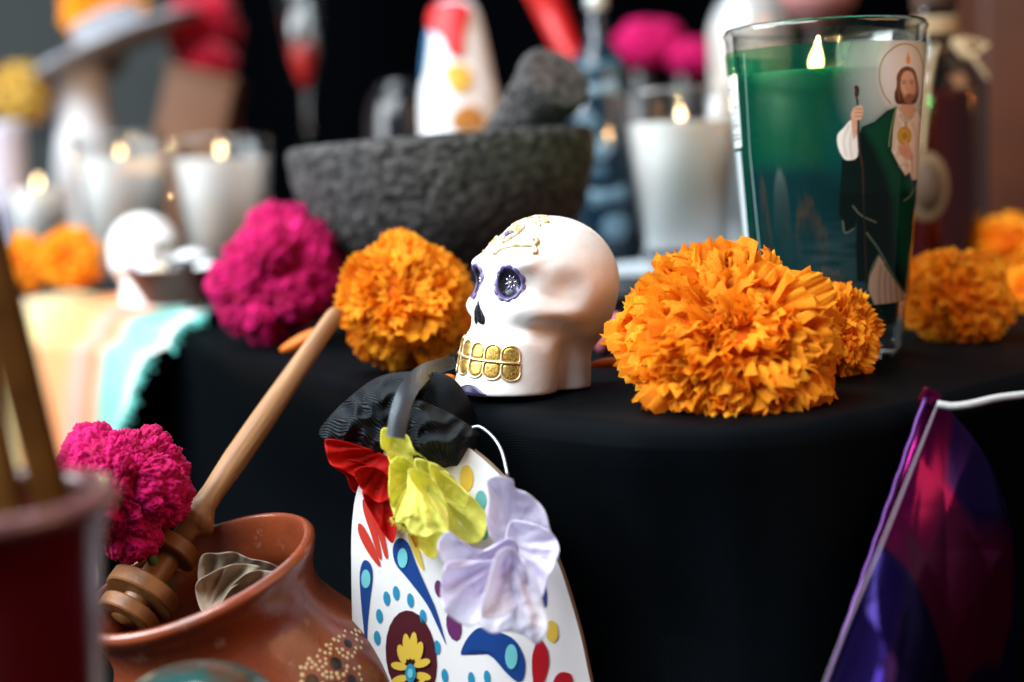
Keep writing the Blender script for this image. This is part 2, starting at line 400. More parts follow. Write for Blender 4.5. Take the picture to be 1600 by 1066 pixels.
def skull_sdf(p):
    pm = p.copy(); pm[:, 1] = np.abs(pm[:, 1])
    d = ell(p, (-0.05, 0, 4.02), (2.88, 2.42, 2.58))
    d = smin(d, ell(p, (1.55, 0, 2.7), (1.85, 1.55, 1.9)), 0.55)
    pj = p.copy(); g = np.clip(1 - p[:, 2] / 2.3, 0, 1); pj[:, 0] = (p[:, 0] - 1.3) / (1 + 0.15 * g) + 1.3 - 0.18 * g; pj[:, 1] = p[:, 1] / (1 + 0.07 * g)
    d = smin(d, ecyl(pj, 1.85, 0, 1.72, 1.86, -0.4, 2.35, 0.55), 0.40)
    d = smin(d, ell(p, (-0.65, 0, 2.75), (1.75, 1.75, 1.65)), 0.6)
    d = smin(d, ecyl(p, -0.35, 0, 1.35, 1.40, -0.5, 3.2, 0.3), 0.35)
    d = smin(d, ell(pm, (2.1, 1.22, 3.18), (0.78, 0.74, 0.55)), 0.35)
    d = smin(d, ell(pm, (1.0, 1.72, 3.02), (1.35, 0.55, 0.42)), 0.40)
    d = smin(d, ell(pm, (2.25, 0.85, 4.80), (0.55, 0.8, 0.3)), 0.6)
    d = smin(d, ell(p, (3.05, 0, 3.35), (0.38, 0.32, 0.75)), 0.35)
    d = smax(d, -ell(pm, (1.25, 2.85, 3.95), (0.95, 0.76, 0.62)), 0.60)
    d = smax(d, -ell(pm, (1.75, 2.55, 2.25), (0.75, 0.80, 0.45)), 0.45)
    en = np.array([math.cos(0.30), math.sin(0.30), 0.0])
    ec = np.array([2.62, 0.90, 4.13]) + en * 0.34
    d = smax(d, -ell(pm, tuple(ec), (0.46, 0.50, 0.58)), 0.12)
    d = smax(d, -p[:, 2] + 0.0, 0.10)
    return d
SC = np.array([0.6, 0, 2.6])
dirs, ifaces = ico(7)
dn = dirs / np.linalg.norm(dirs, axis=1)[:, None]
# march inwards from outside so concavities are found from the viewer's side
tt = np.full(len(dn), 5.6)
for _ in range(90):
    tt -= np.clip(skull_sdf(SC + dn * tt[:, None]), -0.05, 0.4) * 0.6
SKV = SC + dn * tt[:, None]
S = 0.01
skv = SKV * S
SKBVH = BVHTree.FromPolygons([Vector(v) for v in skv], ifaces)
A46 = math.radians(51)
sk_loc = ground(857, 600)
SKM = Matrix.Translation(sk_loc + Vector((0, 0, -0.0012))) @ Matrix.Rotation(math.atan2(-math.cos(A46), -math.sin(A46)), 4, 'Z') @ Matrix.Rotation(math.radians(-3), 4, 'Y')
SKULL = thing('sugar_skull', 'white sugar skull with gold teeth and purple-ringed eyes at the table edge', 'skull', mat=SKM)
skull_me = mesh_data('skull_body', skv, ifaces, M['plaster'])
obj('skull_body', skull_me, SKULL)
def sk_cast(o, d):
    h = SKBVH.ray_cast(Vector(o), Vector(d).normalized())
    return (h[0], h[1]) if h[0] else (Vector(o) + Vector(d) * 0.02, -Vector(d))
# eyes
for sgn in (-1, 1):
    n = Vector((math.cos(0.30), sgn * math.sin(0.30), 0)); t = Vector((0, 0, 1)).cross(n); up = Vector((0, 0, 1))
    c0 = Vector((2.66, sgn * 0.90, 4.13)) * S
    def onsk(a, b, h):
        p = c0 + t * a + up * b; q, nn = sk_cast(p + n * 0.02, -n); return q + n * h
    NS = 72
    V, F = [], []
    prof = [(-0.34, -0.0004), (-0.22, 0.0006), (0.1, 0.0009), (0.7, 0.0008), (1.0, -0.0004)]
    for k in range(NS):
        a = 2 * PI * k / NS; sc = 0.09 * abs(math.sin(a * 5.5)) ** 0.7
        for (w, h) in prof:
            ra = 0.465 + (0.075 + sc * (w > 0.5)) * w; rb = 0.545 + (0.08 + sc * (w > 0.5)) * w
            V.append(onsk(math.cos(a) * ra * S, math.sin(a) * rb * S, h))
    m = len(prof)
    for k in range(NS):
        for i in range(m - 1): F.append((k * m + i, k * m + i + 1, ((k + 1) % NS) * m + i + 1, ((k + 1) % NS) * m + i))
    eye = mobj('eye_ring', (V, F), M['purple'], SKULL)
    base = onsk(0, 0, 0.0007)
    V, F = fan([(math.cos(2 * PI * k / 40), math.sin(2 * PI * k / 40)) for k in range(40)], lambda x, y, r, s: onsk(x * 0.0046, y * 0.0054, 0.0004), 8)
    mobj('eye_disc', (V, F), M['eye_glitter'], eye)
    for k in range(8):
        a = 2 * PI * k / 8 + 0.2
        pts = []
        def ptf(x, y, r, s, a=a):
            lx = 0.0019 + x * 0.0014; ly = y * 0.00065
            return base + t * (math.cos(a) * lx - math.sin(a) * ly) + up * (math.sin(a) * lx + math.cos(a) * ly) * 1.1 + n * (0.0009 * (1 - r * r) - 0.0002)
        mobj('flower_petal', fan([(math.cos(2 * PI * q / 14), math.sin(2 * PI * q / 14)) for q in range(14)], ptf, 4), M['eye_flower'], eye)
    v, f = ico(3); mobj('flower_centre', ([base + Vector(q) * 0.0007 + n * 0.0005 for q in v], f), M['gold'], eye)
# nose: upside-down heart
nose_o = [(0, 0.50), (0.10, 0.28), (0.24, 0.02), (0.33, -0.22), (0.30, -0.40), (0.18, -0.46), (0.07, -0.40), (0, -0.30)]
nose_o = nose_o + [(-x, y) for x, y in nose_o[-2:0:-1]]
nose_o = catmull(nose_o, 4, closed=True, as2=True)
def nose_pt(x, y, r, s):
    q, nn = sk_cast(Vector((0.06, x * S, (3.03 + y) * S)), (-1, 0, 0)); return q + nn * (0.00035 if r < 0.99 else 0.0) + Vector((0.0002, 0, 0)) * math.sin(x * 30)
mobj('nose', fan(nose_o, nose_pt, 6), M['eye_glitter'], SKULL)
# teeth
def jaw_pt(tdeg, z, h):
    a = math.radians(tdeg); d = Vector((math.cos(a), math.sin(a), 0)); o = Vector((1.85 * S, 0, z * S))
    q, nn = sk_cast(o + d * 0.05, -d); nn = Vector((nn.x, nn.y, nn.z * 0.3)).normalized(); return q + nn * h
for k in range(6):
    tc_ = -50 + 20 * k
    for up_, z0, hh in ((1, 1.36, 0.60), (-1, 1.34, 0.64)):
        zz = lambda td: 1.0
        outline = []
        for q in range(28):
            a = 2 * PI * q / 28; cx_, sx_ = math.cos(a), math.sin(a)
            e = 6.0 if sx_ * up_ < 0 else 2.2
            outline.append((9.9 * math.copysign(abs(cx_) ** (2 / e), cx_), math.copysign(abs(sx_) ** (2 / e), sx_)))
        slope = -0.0022 * tc_
        def tpt(x, y, r, s):
            h = 0.0002 + 0.00018 * (1 - r ** 3)
            return jaw_pt(tc_ + x, z0 + slope + up_ * hh / 2 + y * hh / 2, h if r < 0.98 else -0.0004)
        tooth = mobj('tooth', fan(outline, tpt, 5), M['gold_glitter'], SKULL)
        path = [jaw_pt(tc_ + x, z0 + slope + up_ * hh / 2 + y * hh / 2, 0.0003) for x, y in outline]; path += path[:2]
        mobj('tooth_rim', tube(path, 0.00034, 6, cap=False), M['gold'], tooth)
path = [jaw_pt(td, 1.35 - 0.0022 * td, 0.0007) for td in range(-60, 61, 4)]
mobj('tooth_bar', tube(path, 0.00045, 8), M['gold'], SKULL)
# purple patch on the chin
ch = catmull([(-22, 0.02), (-16, 0.26), (-4, 0.40), (8, 0.36), (17, 0.16), (20, 0.02)], 5, closed=True, as2=True)
mobj('chin_patch', fan([(x + 6, y) for x, y in ch], lambda x, y, r, s: jaw_pt(x, max(0.06, y), 0.0004 if r < 0.98 else -0.0002), 6), M['dark_purple'], SKULL)
# raised ornament on the forehead, traced on the near half and mirrored
SKI = (Matrix.Translation(sk_loc) @ Matrix.Rotation(math.atan2(-math.cos(math.radians(46)), -math.sin(math.radians(46))), 4, 'Z')).inverted()   # ornament traced with the skull set upright
def sk_px(px, py):
    o = SKI @ CAM_O; d = (SKI.to_3x3() @ ray(px, py)).normalized(); q, nn = sk_cast(o + d * 0.40, d); return q, nn
def ornament(pts_px, r, mirror=True, closed=False, height=0.4):
    pp = catmull(pts_px, 6, closed=closed, as2=True)
    path = []
    for a, b in pp:
        q, nn = sk_px(a, b); path.append(q + nn * r * 0.55)
    for s in ((1, -1) if mirror else (1,)):
        mobj('forehead_relief', tube([Vector((p.x, p.y * s, p.z)) for p in path], r * 0.9, 8), M['cream_gold'], SKULL)
ornament([(771, 399), (780, 391), (800, 385), (820, 384), (833, 383), (838, 377), (834, 372), (829, 374)], 0.0008)
ornament([(829, 383), (836, 388), (837, 395), (832, 396)], 0.0007)
ornament([(771, 399), (767, 388), (764, 378)], 0.0008, mirror=False)
ornament([(781, 380), (790, 375), (803, 366), (812, 356), (810, 350), (800, 352), (790, 360), (783, 370), (780, 378)], 0.0007)
ornament([(797, 362), (803, 357), (806, 353)], 0.0006)
ornament([(822, 342), (832, 349), (838, 351), (832, 344), (828, 341)], 0.0006)
ornament([(828, 340), (842, 344), (850, 345), (842, 340)], 0.0006)
ornament([(812, 343), (822, 338), (834, 336), (846, 336)], 0.0006)
q, nn = sk_px(787, 366)
for s in (1, -1):
    v, f = ico(3); mobj('forehead_gem', ([Vector((q.x, q.y * s, q.z)) + Vector(w) * 0.0013 for w in v], f), M['purple'], SKULL)

# ================================================================== MARIGOLDS
petal_meshes = []
def petal_vf(seed, nu=9, nv=12):
    r = random.Random(seed); ph = r.uniform(0, 6); ph2 = r.uniform(0, 6); fr = r.uniform(6, 11); bend = r.uniform(-0.15, 0.75); amp = r.uniform(0.03, 0.065); wid = r.uniform(0.12, 0.20); fold = r.uniform(-0.25, 0.30)
    def f(u, v):
        s = v * 2 - 1; uu = u
        L_ = 1 - 0.07 * abs(s) ** 3 + 0.024 * math.sin(s * fr * 1.3 + ph2) + 0.014 * math.sin(s * 15 + ph)
        x = uu * L_; w = 0.03 + wid * (uu ** 1.3)
        y = s * w * (1 - 1.5 * max(0, uu - 0.70) ** 1.25)
        z = amp * math.sin(s * fr + ph) * uu ** 3 + fold * s * s * uu * 0.4 + 0.02 * math.sin(uu * 9 + s * 4 + ph2) * uu
        c = max(0, uu - 0.6) / 0.4; ang = bend * c * c * 1.2
        x2 = x - c * 0.14 * abs(ang); z -= 0.17 * ang * c
        return Vector((x2, y, z))
    return grid(f, nu, nv)
PVF = [petal_vf(100 + k) for k in range(14)]
PVF_LO = [petal_vf(100 + k, 5, 6) for k in range(10)]
PME = [mesh_data('petal', v, f, M['orange']) for v, f in PVF]
def marigold(label, loc, axis, R, H=0.8, N=200, seed=0, single=True, thmax=118, group=None, name='marigold', material=None, wscale=1.0, inner=0.78):
    r = random.Random(seed)
    root = thing(name, label, 'flower', mat=axis_matrix(loc, axis, (1, 0.1, 0.05)), group=group)
    v, f = ico(4)
    core = [Vector(q) * R * 0.62 * (1 + 0.18 * nz(q[0] * 4, q[1] * 4, q[2] * 4 + seed)) for q in v]
    mobj('flower_core', ([Vector((q.x, q.y, q.z * H)) for q in core], f), M['orange_core'] if material is None else material, root)
    pieces = []
    for i in range(N):
        t = (i + 0.5) / N; th = math.acos(1 - t * (1 - math.cos(math.radians(thmax)))); ph = i * 2.399963 + r.uniform(-0.25, 0.25)
        th += r.uniform(-0.07, 0.07)
        d = Vector((math.sin(th) * math.cos(ph), math.sin(th) * math.sin(ph), math.cos(th) * H)); ln = d.length * R * r.uniform(0.86, 1.07)
        if th < 0.6: ln *= inner + (1 - inner) * th / 0.6
        d.normalize()
        upv = Vector((0, 0, 1)); z = upv - d * upv.dot(d)
        if z.length < 0.2: z = Vector((math.cos(ph), math.sin(ph), 0)).cross(d)
        z = (Matrix.Rotation(r.gauss(0, 0.55), 3, d) @ z.normalized())
        y = z.cross(d)
        w = R * r.uniform(0.85, 1.25) * (0.75 + 0.5 * min(1, th)) * wscale
        m = Matrix((d * ln, y * w, z * R)).transposed().to_4x4(); m.translation = -d * R * 0.02
        if single:
            o = obj('petal', PME[r.randrange(len(PME))], root); o.matrix_basis = m
        else: pieces.append(xf(PVF_LO[r.randrange(len(PVF_LO))], m))
    if single:
        for i in range(N, int(N * 1.7)):
            th = math.acos(1 - r.random() * (1 - math.cos(math.radians(thmax)))); ph = r.uniform(0, 2 * PI)
            d = Vector((math.sin(th) * math.cos(ph), math.sin(th) * math.sin(ph), math.cos(th) * H)); ln = d.length * R * r.uniform(0.74, 0.98); d.normalize()
            z = Vector((r.gauss(0, 1), r.gauss(0, 1), r.gauss(0, 1))); z = (z - d * z.dot(d)).normalized(); y = z.cross(d); w = R * r.uniform(0.8, 1.2) * wscale
            m = Matrix((d * ln, y * w, z * R)).transposed().to_4x4(); m.translation = -d * R * 0.02; pieces.append(xf(PVF_LO[r.randrange(len(PVF_LO))], m))
        mobj('inner_petals', join(pieces), M['orange'], root)['kind'] = 'stuff'
    if not single: mobj('petals', join(pieces), material or M['orange'], root)['kind'] = 'stuff'
    return root
toc = CAM_B
def look(right=0, up=0): return (CAM_B + CAM_R * right + Vector((0, 0, 1)) * up).normalized()
marigold('large orange marigold beside the sugar skull in front of the green candle', P(1140, 532, 0.505), look(-0.02, 0.75), 0.0440, 0.60, 300, 3)
marigold('round orange marigold between the magenta flower and the sugar skull', P(634, 470, 0.615), look(-0.12, 0.18), 0.0315, 0.85, 210, 5, inner=0.8, wscale=1.25)
marigold('small orange marigold tucked between the large marigold and green candle', P(1300, 522, 0.555), look(0.75, 0.25), 0.0225, 0.8, 200, 8)
marigold('orange marigold lying to the right of the green candle', P(1494, 466, 0.655), look(0.05, 0.9), 0.0285, 0.72, 230, 11)

# ================================================================== CANDLES
def flame(parent, loc, h, glow):
    prof = [(0.0004, 0), (h * 0.17, h * 0.12), (h * 0.22, h * 0.28), (h * 0.17, h * 0.52), (h * 0.08, h * 0.78), (0.0003, h)]
    o = mobj('flame', lathe(smooth_prof(prof, 4), 20), M['flame_core'], parent, loc=loc); o.rotation_euler = (rnd.uniform(-0.08, 0.08), rnd.uniform(-0.12, 0.12), 0); o.scale = (rnd.uniform(0.85, 1.1), 1, rnd.uniform(0.85, 1.15))
    mobj('wick', tube([Vector((0, 0, -0.004)), Vector((0.0004, 0, h * 0.25))], 0.0007, 6), M['wick'], parent, loc=loc)
    d = bpy.data.lights.new('flame_light', 'POINT'); d.energy = glow * 3; d.color = (1.0, 0.55, 0.22); d.shadow_soft_size = h * 0.25
    l = bpy.data.objects.new('flame_light', d); C.objects.link(l); l.parent = parent; l.location = Vector(loc) + Vector((0, 0, h * 0.5))
    return o
def candle(label, px, d, rim_y, wax_y, base_z, rtop_px, taper=0.74, glow=0.25, group=None, flute=False, wax=None, fh=0.016, fpx=None):
    base = gdepth(px, d, base_z); rim = P(px, rim_y, d); H = rim.z - base_z; r = rtop_px * d / FPX
    root = thing('votive_candle', label, 'candle', base, group=group)
    rb = r * taper
    prof = [(0.001, 0.0), (rb * 0.95, 0), (rb, 0.003), (r * 0.99, H - 0.004), (r, H - 0.0015), (r - 0.001, H), (r - 0.0024, H - 0.001), (rb - 0.0022, 0.010), (0.001, 0.009)]
    mobj('glass', lathe(prof, 64), M['glass'], root)
    wl = (P(px, wax_y, d).z - base_z)
    rw = rb + (r - rb) * wl / H - 0.0026
    mobj('wax', lathe([(0.0005, 0.0105), (rb - 0.0026, 0.011), (rw, wl - 0.0004), (rw - 0.001, wl), (rw * 0.8, wl - 0.001), (0.0005, wl - 0.0015)], 48), wax or M['wax'], root)
    flame(root, (0, 0, wl + 0.002), fh, glow)
    return root, base, H, r, rb, wl
candle('white wax candle burning in clear glass just left of the green candle', 1070, 0.93, 143, 192, 0.018, 96, 0.68, 0.20, fh=0.010)
candle('white burning glass candle on the left, nearer the dark mortar', 358, 1.12, 215, 248, 0.0, 79, 0.72, 0.20, fh=0.010)
candle('white burning glass candle at left, the one behind the plain white skull', 203, 1.17, 211, 248, 0.0, 74, 0.75, 0.20, fh=0.010)
candle('small low white candle with soft flame at the far left', 70, 1.35, 290, 296, 0.0, 48, 0.9, 0.12, fh=0.012)

# the green candle
GD = 0.605; GX = 1291
gb = gdepth(GX + 4, GD, 0.0); GH = P(GX, 47, GD).z; GR = 151 * GD / FPX; GRB = 112 * GD / FPX
GREEN = thing('green_candle', 'tall green glass candle printed with a robed figure holding a staff', 'candle', gb)
def gr(z): return GRB + (GR - GRB) * min(1, z / GH)
prof = [(0.001, 0.0), (GRB * 0.93, 0), (GRB, 0.004), (gr(GH - 0.004), GH - 0.004), (GR + 0.0006, GH - 0.002), (GR - 0.0006, GH), (GR - 0.0030, GH - 0.0012), (gr(0.014) - 0.0028, 0.014), (0.001, 0.012)]
mobj('glass', lathe(prof, 96), M['glass'], GREEN)
wl = P(1273, 117, GD).z
mobj('wax', lathe([(0.0005, 0.0145), (gr(0.015) - 0.0032, 0.015), (gr(wl) - 0.0032, wl - 0.0003), (gr(wl) - 0.005, wl - 0.0008), (GR * 0.5, wl - 0.0012), (0.0005, wl - 0.003)], 72), M['green_wax'], GREEN)
flame(GREEN, (-0.0042, 0.0, wl), 0.0155, 0.5)
# printed film: colours rasterised over a fine grid wrapped on the glass
def sdpoly(X, Y, poly):
    d = np.full(X.shape, 1e9); inside = np.zeros(X.shape, bool); n = len(poly)
    for i in range(n):
        x1, y1 = poly[i]; x2, y2 = poly[(i + 1) % n]
        ex_, ey_ = x2 - x1, y2 - y1; l2 = ex_ * ex_ + ey_ * ey_ + 1e-9
        t = np.clip(((X - x1) * ex_ + (Y - y1) * ey_) / l2, 0, 1)
        d = np.minimum(d, (X - x1 - t * ex_) ** 2 + (Y - y1 - t * ey_) ** 2)
        if y1 != y2:
            c = ((y1 > Y) != (y2 > Y)) & (X < (x2 - x1) * (Y - y1) / (y2 - y1) + x1); inside ^= c
    return np.where(inside, -1, 1) * np.sqrt(d)
def sdline(X, Y, pts):
    d = np.full(X.shape, 1e9)
    for (x1, y1), (x2, y2) in zip(pts[:-1], pts[1:]):
        ex_, ey_ = x2 - x1, y2 - y1; l2 = ex_ * ex_ + ey_ * ey_ + 1e-9
        t = np.clip(((X - x1) * ex_ + (Y - y1) * ey_) / l2, 0, 1); d = np.minimum(d, (X - x1 - t * ex_) ** 2 + (Y - y1 - t * ey_) ** 2)
    return np.sqrt(d)
def srgb(r, g, b):
    return np.array([((c / 255 + 0.055) / 1.055) ** 2.4 if c > 10 else c / 255 / 12.92 for c in (r, g, b)])
ZLO = P(GX, 478, GD - 0.03).z; ZHI = P(GX, 74, GD - 0.03).z
def film(phi0, phi1, nu, nv):
    u = np.linspace(phi0, phi1, nu + 1); w = np.linspace(ZLO, ZHI, nv + 1); PH, ZZ = np.meshgrid(u, w)
    # where this spot shows in the photograph (label drawn in photograph pixels)
    T = (ZZ - ZLO) / (ZHI - ZLO)
    yl = 470 + (82 - 470) * T; hw = 118 + (150 - 118) * T; xc = 1294 + (1291 - 1294) * T
    X = xc + hw * np.sin(PH); Y = yl - 10 * (np.sin(PH)) * T
    rgb = np.zeros(X.shape + (3,)); al = np.zeros(X.shape)
    st = np.vectorize(lambda a, b: noise.noise(Vector((a * 0.03, b * 0.16, 0.5))))
    base = srgb(1, 74, 57); rgb[:] = base; al[:] = 0.45
    def put(mask, col, a=1.0):
        m = np.clip(mask, 0, 1)[..., None]; rgb[:] = rgb * (1 - m) + np.asarray(col) * m; al[:] = al * (1 - m[..., 0]) + a * m[..., 0]
    def poly(pts, col, a=1.0, soft=0.8, smooth=0, k=1.0):
        if smooth: pts = catmull(pts, smooth, closed=True, as2=True)
        put((0.5 - sdpoly(X, Y, pts) / soft) * 1.0 if k == 1.0 else np.clip(0.5 - sdpoly(X, Y, pts) / soft, 0, 1) * k, col, a)
    def line(pts, wd, col, a=1.0, soft=0.7, smooth=5, k=1.0):
        if smooth: pts = catmull(pts, smooth, as2=True)
        put(np.clip(0.5 - (sdline(X, Y, pts) - wd / 2) / soft, 0, 1) * k, col, a)
    def blob(cx, cyy, rx, ry, col, k=1.0, a=1.0, p=1.0):
        q = ((X - cx) / rx) ** 2 + ((Y - cyy) / ry) ** 2; put(np.clip(1 - q, 0, 1) ** p * k, col, a)
    A2 = lambda pts: [(1290 + a / 4.444, 60 + b / 4.444) for a, b in pts]
    A3 = lambda pts: [(1290 + a / 3.556, 260 + b / 3.556) for a, b in pts]
    # water, over a tone that darkens towards the bottom
    put(np.clip((Y - 235) / 40, 0, 1) * 0.88, srgb(4, 30, 38), 0.9)
    stv = st(X, Y)
    put(np.clip((Y - 335) / 40, 0, 1) * np.clip((X - 1225) / 70, 0, 1) * np.clip(0.30 + stv * 0.35, 0, 1) * 0.75, srgb(60, 84, 90), 0.95)
    put(np.clip((Y - 270) / 60, 0, 1) * np.clip((X - 1190) / 40, 0, 1) * np.clip(stv * 0.8 - 0.1, 0, 0.25), srgb(10, 46, 52), 0.95)
    put(np.clip((X - 1280) / 60, 0, 1) * np.clip((Y - 150) / 40, 0, 1) * np.clip((300 - Y) / 60, 0, 1) * 0.6, srgb(20, 100, 105), 0.8)
    # pale glow behind the head
    blob(1396, 130, 100, 135, srgb(206, 214, 208), 1.0, 0.97, 1.5)
    blob(1404, 120, 42, 72, srgb(244, 240, 236), 1.0, 1.0, 0.8)
    line(A2([(415, 480), (370, 420), (345, 340), (345, 250), (380, 170), (450, 105), (520, 85), (580, 105), (620, 170), (640, 260), (638, 340), (625, 430), (605, 480)]), 2.0, srgb(168, 138, 84))
    poly(A2([(527, 130), (541, 190), (534, 216), (520, 216), (514, 186)]), srgb(238, 160, 70), soft=1.4)
    # mantle
    poly(A3([(85, 0), (68, 250), (90, 290), (100, 355), (145, 330), (160, 280), (155, 440), (160, 615), (200, 620), (205, 650), (270, 470), (300, 530), (400, 700), (430, 700), (450, 580), (460, 430), (475, 100), (470, -200), (200, -200)]), srgb(4, 16, 13))
    poly(A2([(455, 498), (430, 640), (405, 760), (450, 870), (510, 960), (545, 925), (560, 990), (600, 980), (595, 1066), (90, 1066), (105, 980), (105, 850), (150, 848), (205, 830), (210, 700), (230, 635), (310, 600), (390, 525)]), srgb(5, 22, 17))
    poly(A2([(450, 505), (425, 640), (400, 760), (445, 870), (510, 965), (560, 1000), (560, 1066), (430, 1066), (330, 800), (250, 650), (310, 605), (390, 530)]), srgb(8, 70, 44), soft=14, k=0.85)
    poly(A3([(330, 60), (400, 185), (470, 110), (455, 560), (420, 640), (370, 500), (350, 250)]), srgb(6, 62, 40), soft=16, k=0.8)
    line(A3([(208, 355), (270, 450), (340, 590), (405, 695), (425, 700)]), 2.6, srgb(74, 92, 74))
    line(A3([(400, 190), (440, 160), (475, 100)]), 1.8, srgb(110, 128, 108)); line(A3([(140, 210), (180, 260), (255, 300)]), 2.2, srgb(84, 92, 76))
    line(A3([(90, 290), (100, 352), (145, 330)]), 2.0, srgb(84, 92, 76)); 
    # lower robe
    poly(A3([(270, 480), (220, 600), (215, 660), (250, 760), (280, 780), (400, 780), (430, 700), (400, 690), (340, 590)]), srgb(150, 132, 116), soft=1.5)
    for q in range(5): line(A3([(280 + q * 24, 540 + q * 30), (270 + q * 30, 640 + q * 14), (275 + q * 30, 775)]), 2.4, srgb(96, 76, 62), soft=4, k=0.75)
    line(A3([(268, 478), (240, 530), (220, 590)]), 2.2, srgb(74, 92, 74))
    line(A3([(300, 530), (345, 605), (405, 697), (425, 702)]), 3, srgb(50, 60, 40))
    # white tunic
    poly(A2([(455, 500), (480, 560), (510, 590), (560, 560), (590, 515), (615, 560), (632, 640), (637, 760), (628, 850), (600, 980), (555, 985), (540, 930), (510, 955), (460, 870), (420, 790), (430, 650)]), srgb(236, 224, 210), soft=1.2)
    for pts in ([(455, 560), (440, 700), (430, 780)], [(470, 600), (470, 720), (455, 830)], [(560, 600), (590, 720), (570, 840)], [(610, 600), (615, 760), (600, 960)], [(500, 830), (520, 880), (515, 940)]):
        line(A2(pts), 3.0, srgb(196, 176, 158), soft=5, k=0.7)
    line(A2([(470, 895), (500, 880), (530, 895)]), 2, srgb(170, 170, 150), soft=3, k=0.8)
    line(A2([(447, 503), (425, 600), (410, 680), (402, 760)]), 2.2, srgb(120, 150, 90)); line(A2([(440, 503), (416, 600), (402, 680), (394, 765)]), 1.6, srgb(10, 50, 30))
    # neck, hair, face
    poly(A2([(495, 465), (560, 465), (585, 515), (545, 572), (505, 565), (465, 508)]), srgb(216, 170, 142), soft=1.6)
    line(A2([(470, 550), (490, 585), (512, 600), (540, 580), (565, 555)]), 1.0, srgb(140, 120, 80))
    poly(A2([(520, 230), (565, 245), (588, 295), (602, 380), (592, 440), (575, 470), (540, 478), (500, 480), (452, 478), (437, 430), (452, 360), (452, 300), (480, 250)]), srgb(92, 52, 30), smooth=3)
    for pts in ([(500, 245), (465, 300), (462, 380), (450, 440)], [(515, 240), (480, 290), (474, 360), (468, 460)], [(545, 245), (580, 300), (588, 380), (578, 450)], [(530, 238), (565, 280), (580, 340), (590, 420)]):
        line(A2(pts), 1.4, srgb(168, 112, 66), soft=2.2, k=0.8)
    line(A2([(445, 400), (452, 440), (470, 470)]), 2.2, srgb(52, 28, 16), soft=3); line(A2([(590, 400), (585, 440), (572, 466)]), 2.2, srgb(52, 28, 16), soft=3)
    poly(A2([(520, 258), (555, 272), (572, 320), (576, 380), (566, 425), (542, 468), (522, 472), (502, 450), (484, 400), (477, 340), (490, 283)]), srgb(232, 188, 158), soft=1.5, smooth=3)
    blob(1290 + 560 / 4.444, 60 + 370 / 4.444, 8, 16, srgb(206, 150, 118), 0.6, 1.0)
    poly(A2([(488, 400), (505, 428), (516, 412), (540, 404), (560, 412), (572, 400), (566, 430), (543, 474), (521, 476), (500, 452)]), srgb(128, 78, 50), soft=3.5, smooth=3, k=0.85)
    poly(A2([(512, 420), (528, 412), (545, 416), (530, 428)]), srgb(178, 92, 78), soft=1.5)
    for cx in (499, 549):
        yy = 343 if cx < 520 else 337
        line(A2([(cx - 15, yy - 14), (cx, yy - 19), (cx + 15, yy - 13)]), 1.2, srgb(110, 70, 44), soft=1.5); poly(A2([(cx - 12, yy + 1), (cx, yy - 7), (cx + 12, yy + 1), (cx, yy + 6)]), srgb(66, 42, 30), soft=1.3)
    line(A2([(522, 335), (517, 370), (524, 385), (534, 383)]), 1.1, srgb(178, 120, 92), soft=1.6, k=0.8)
    # medallion and hand on the chest
    q = ((X - (1290 + 503 / 4.444)) / (49 / 4.444)) ** 2 + ((Y - (60 + 690 / 4.444)) / (66 / 4.444)) ** 2
    put(np.clip((1 - q) * 6, 0, 1), srgb(190, 146, 30)); put(np.clip((0.68 - q) * 6, 0, 1) * 0.8, srgb(214, 172, 56)); put(np.clip((0.2 - q) * 6, 0, 1) * 0.6, srgb(150, 108, 20))
    line(A2([(512, 600), (514, 628)]), 3, srgb(178, 138, 30))
    poly(A2([(458, 755), (488, 748), (500, 750), (503, 716), (515, 722), (535, 750), (558, 800), (556, 852), (520, 846), (470, 815)]), srgb(222, 172, 146), soft=1.4)
    for q in range(3): line(A2([(465 + q * 4, 768 + q * 18), (500, 770 + q * 20), (520, 785 + q * 18)]), 0.9, srgb(166, 112, 90), soft=1.4, k=0.8)
    poly(A2([(555, 800), (632, 770), (632, 850), (602, 985), (556, 985)]), srgb(228, 214, 200), soft=1.5); line(A2([(556, 815), (556, 900), (558, 980)]), 1.6, srgb(150, 130, 112), soft=2)
    # sleeve, forearm, staff, hand
    poly(A2([(165, 590), (120, 640), (80, 690), (85, 770), (120, 840), (160, 850), (205, 825), (203, 700), (190, 640)]), srgb(232, 226, 218), soft=1.4, smooth=3)
    for pts in ([(150, 630), (120, 720), (135, 820)], [(175, 650), (160, 740), (170, 830)]): line(A2(pts), 2.4, srgb(188, 180, 172), soft=4, k=0.8)
    poly(A2([(168, 625), (165, 545), (185, 510), (215, 600), (197, 690), (180, 722)]), srgb(206, 156, 128), soft=1.5)
    line(A2([(200, 385), (194, 420), (205, 470), (210, 600), (215, 760), (235, 900), (240, 1066)]), 3.2, srgb(58, 38, 28)); line(A3([(188, 0), (195, 250), (200, 420), (205, 640)]), 1.8, srgb(40, 34, 26))
    line(A2([(192, 385), (200, 374), (209, 388), (207, 430)]), 3.6, srgb(64, 40, 30))
    poly(A2([(170, 560), (178, 515), (205, 498), (230, 492), (244, 520), (238, 560), (228, 588), (190, 592)]), srgb(214, 166, 138), soft=1.4)
    for q in range(3): line(A2([(190, 520 + q * 24), (215, 517 + q * 24), (238, 522 + q * 22)]), 1.1, srgb(140, 92, 70), soft=1.4)
    # right margin of the wrap
    put(np.clip((X - 1432 + (Y - 90) * 0.04) / 5, 0, 1) * np.clip((Y - 80) / 60, 0, 1) * 0.6, srgb(120, 110, 90), 0.8)
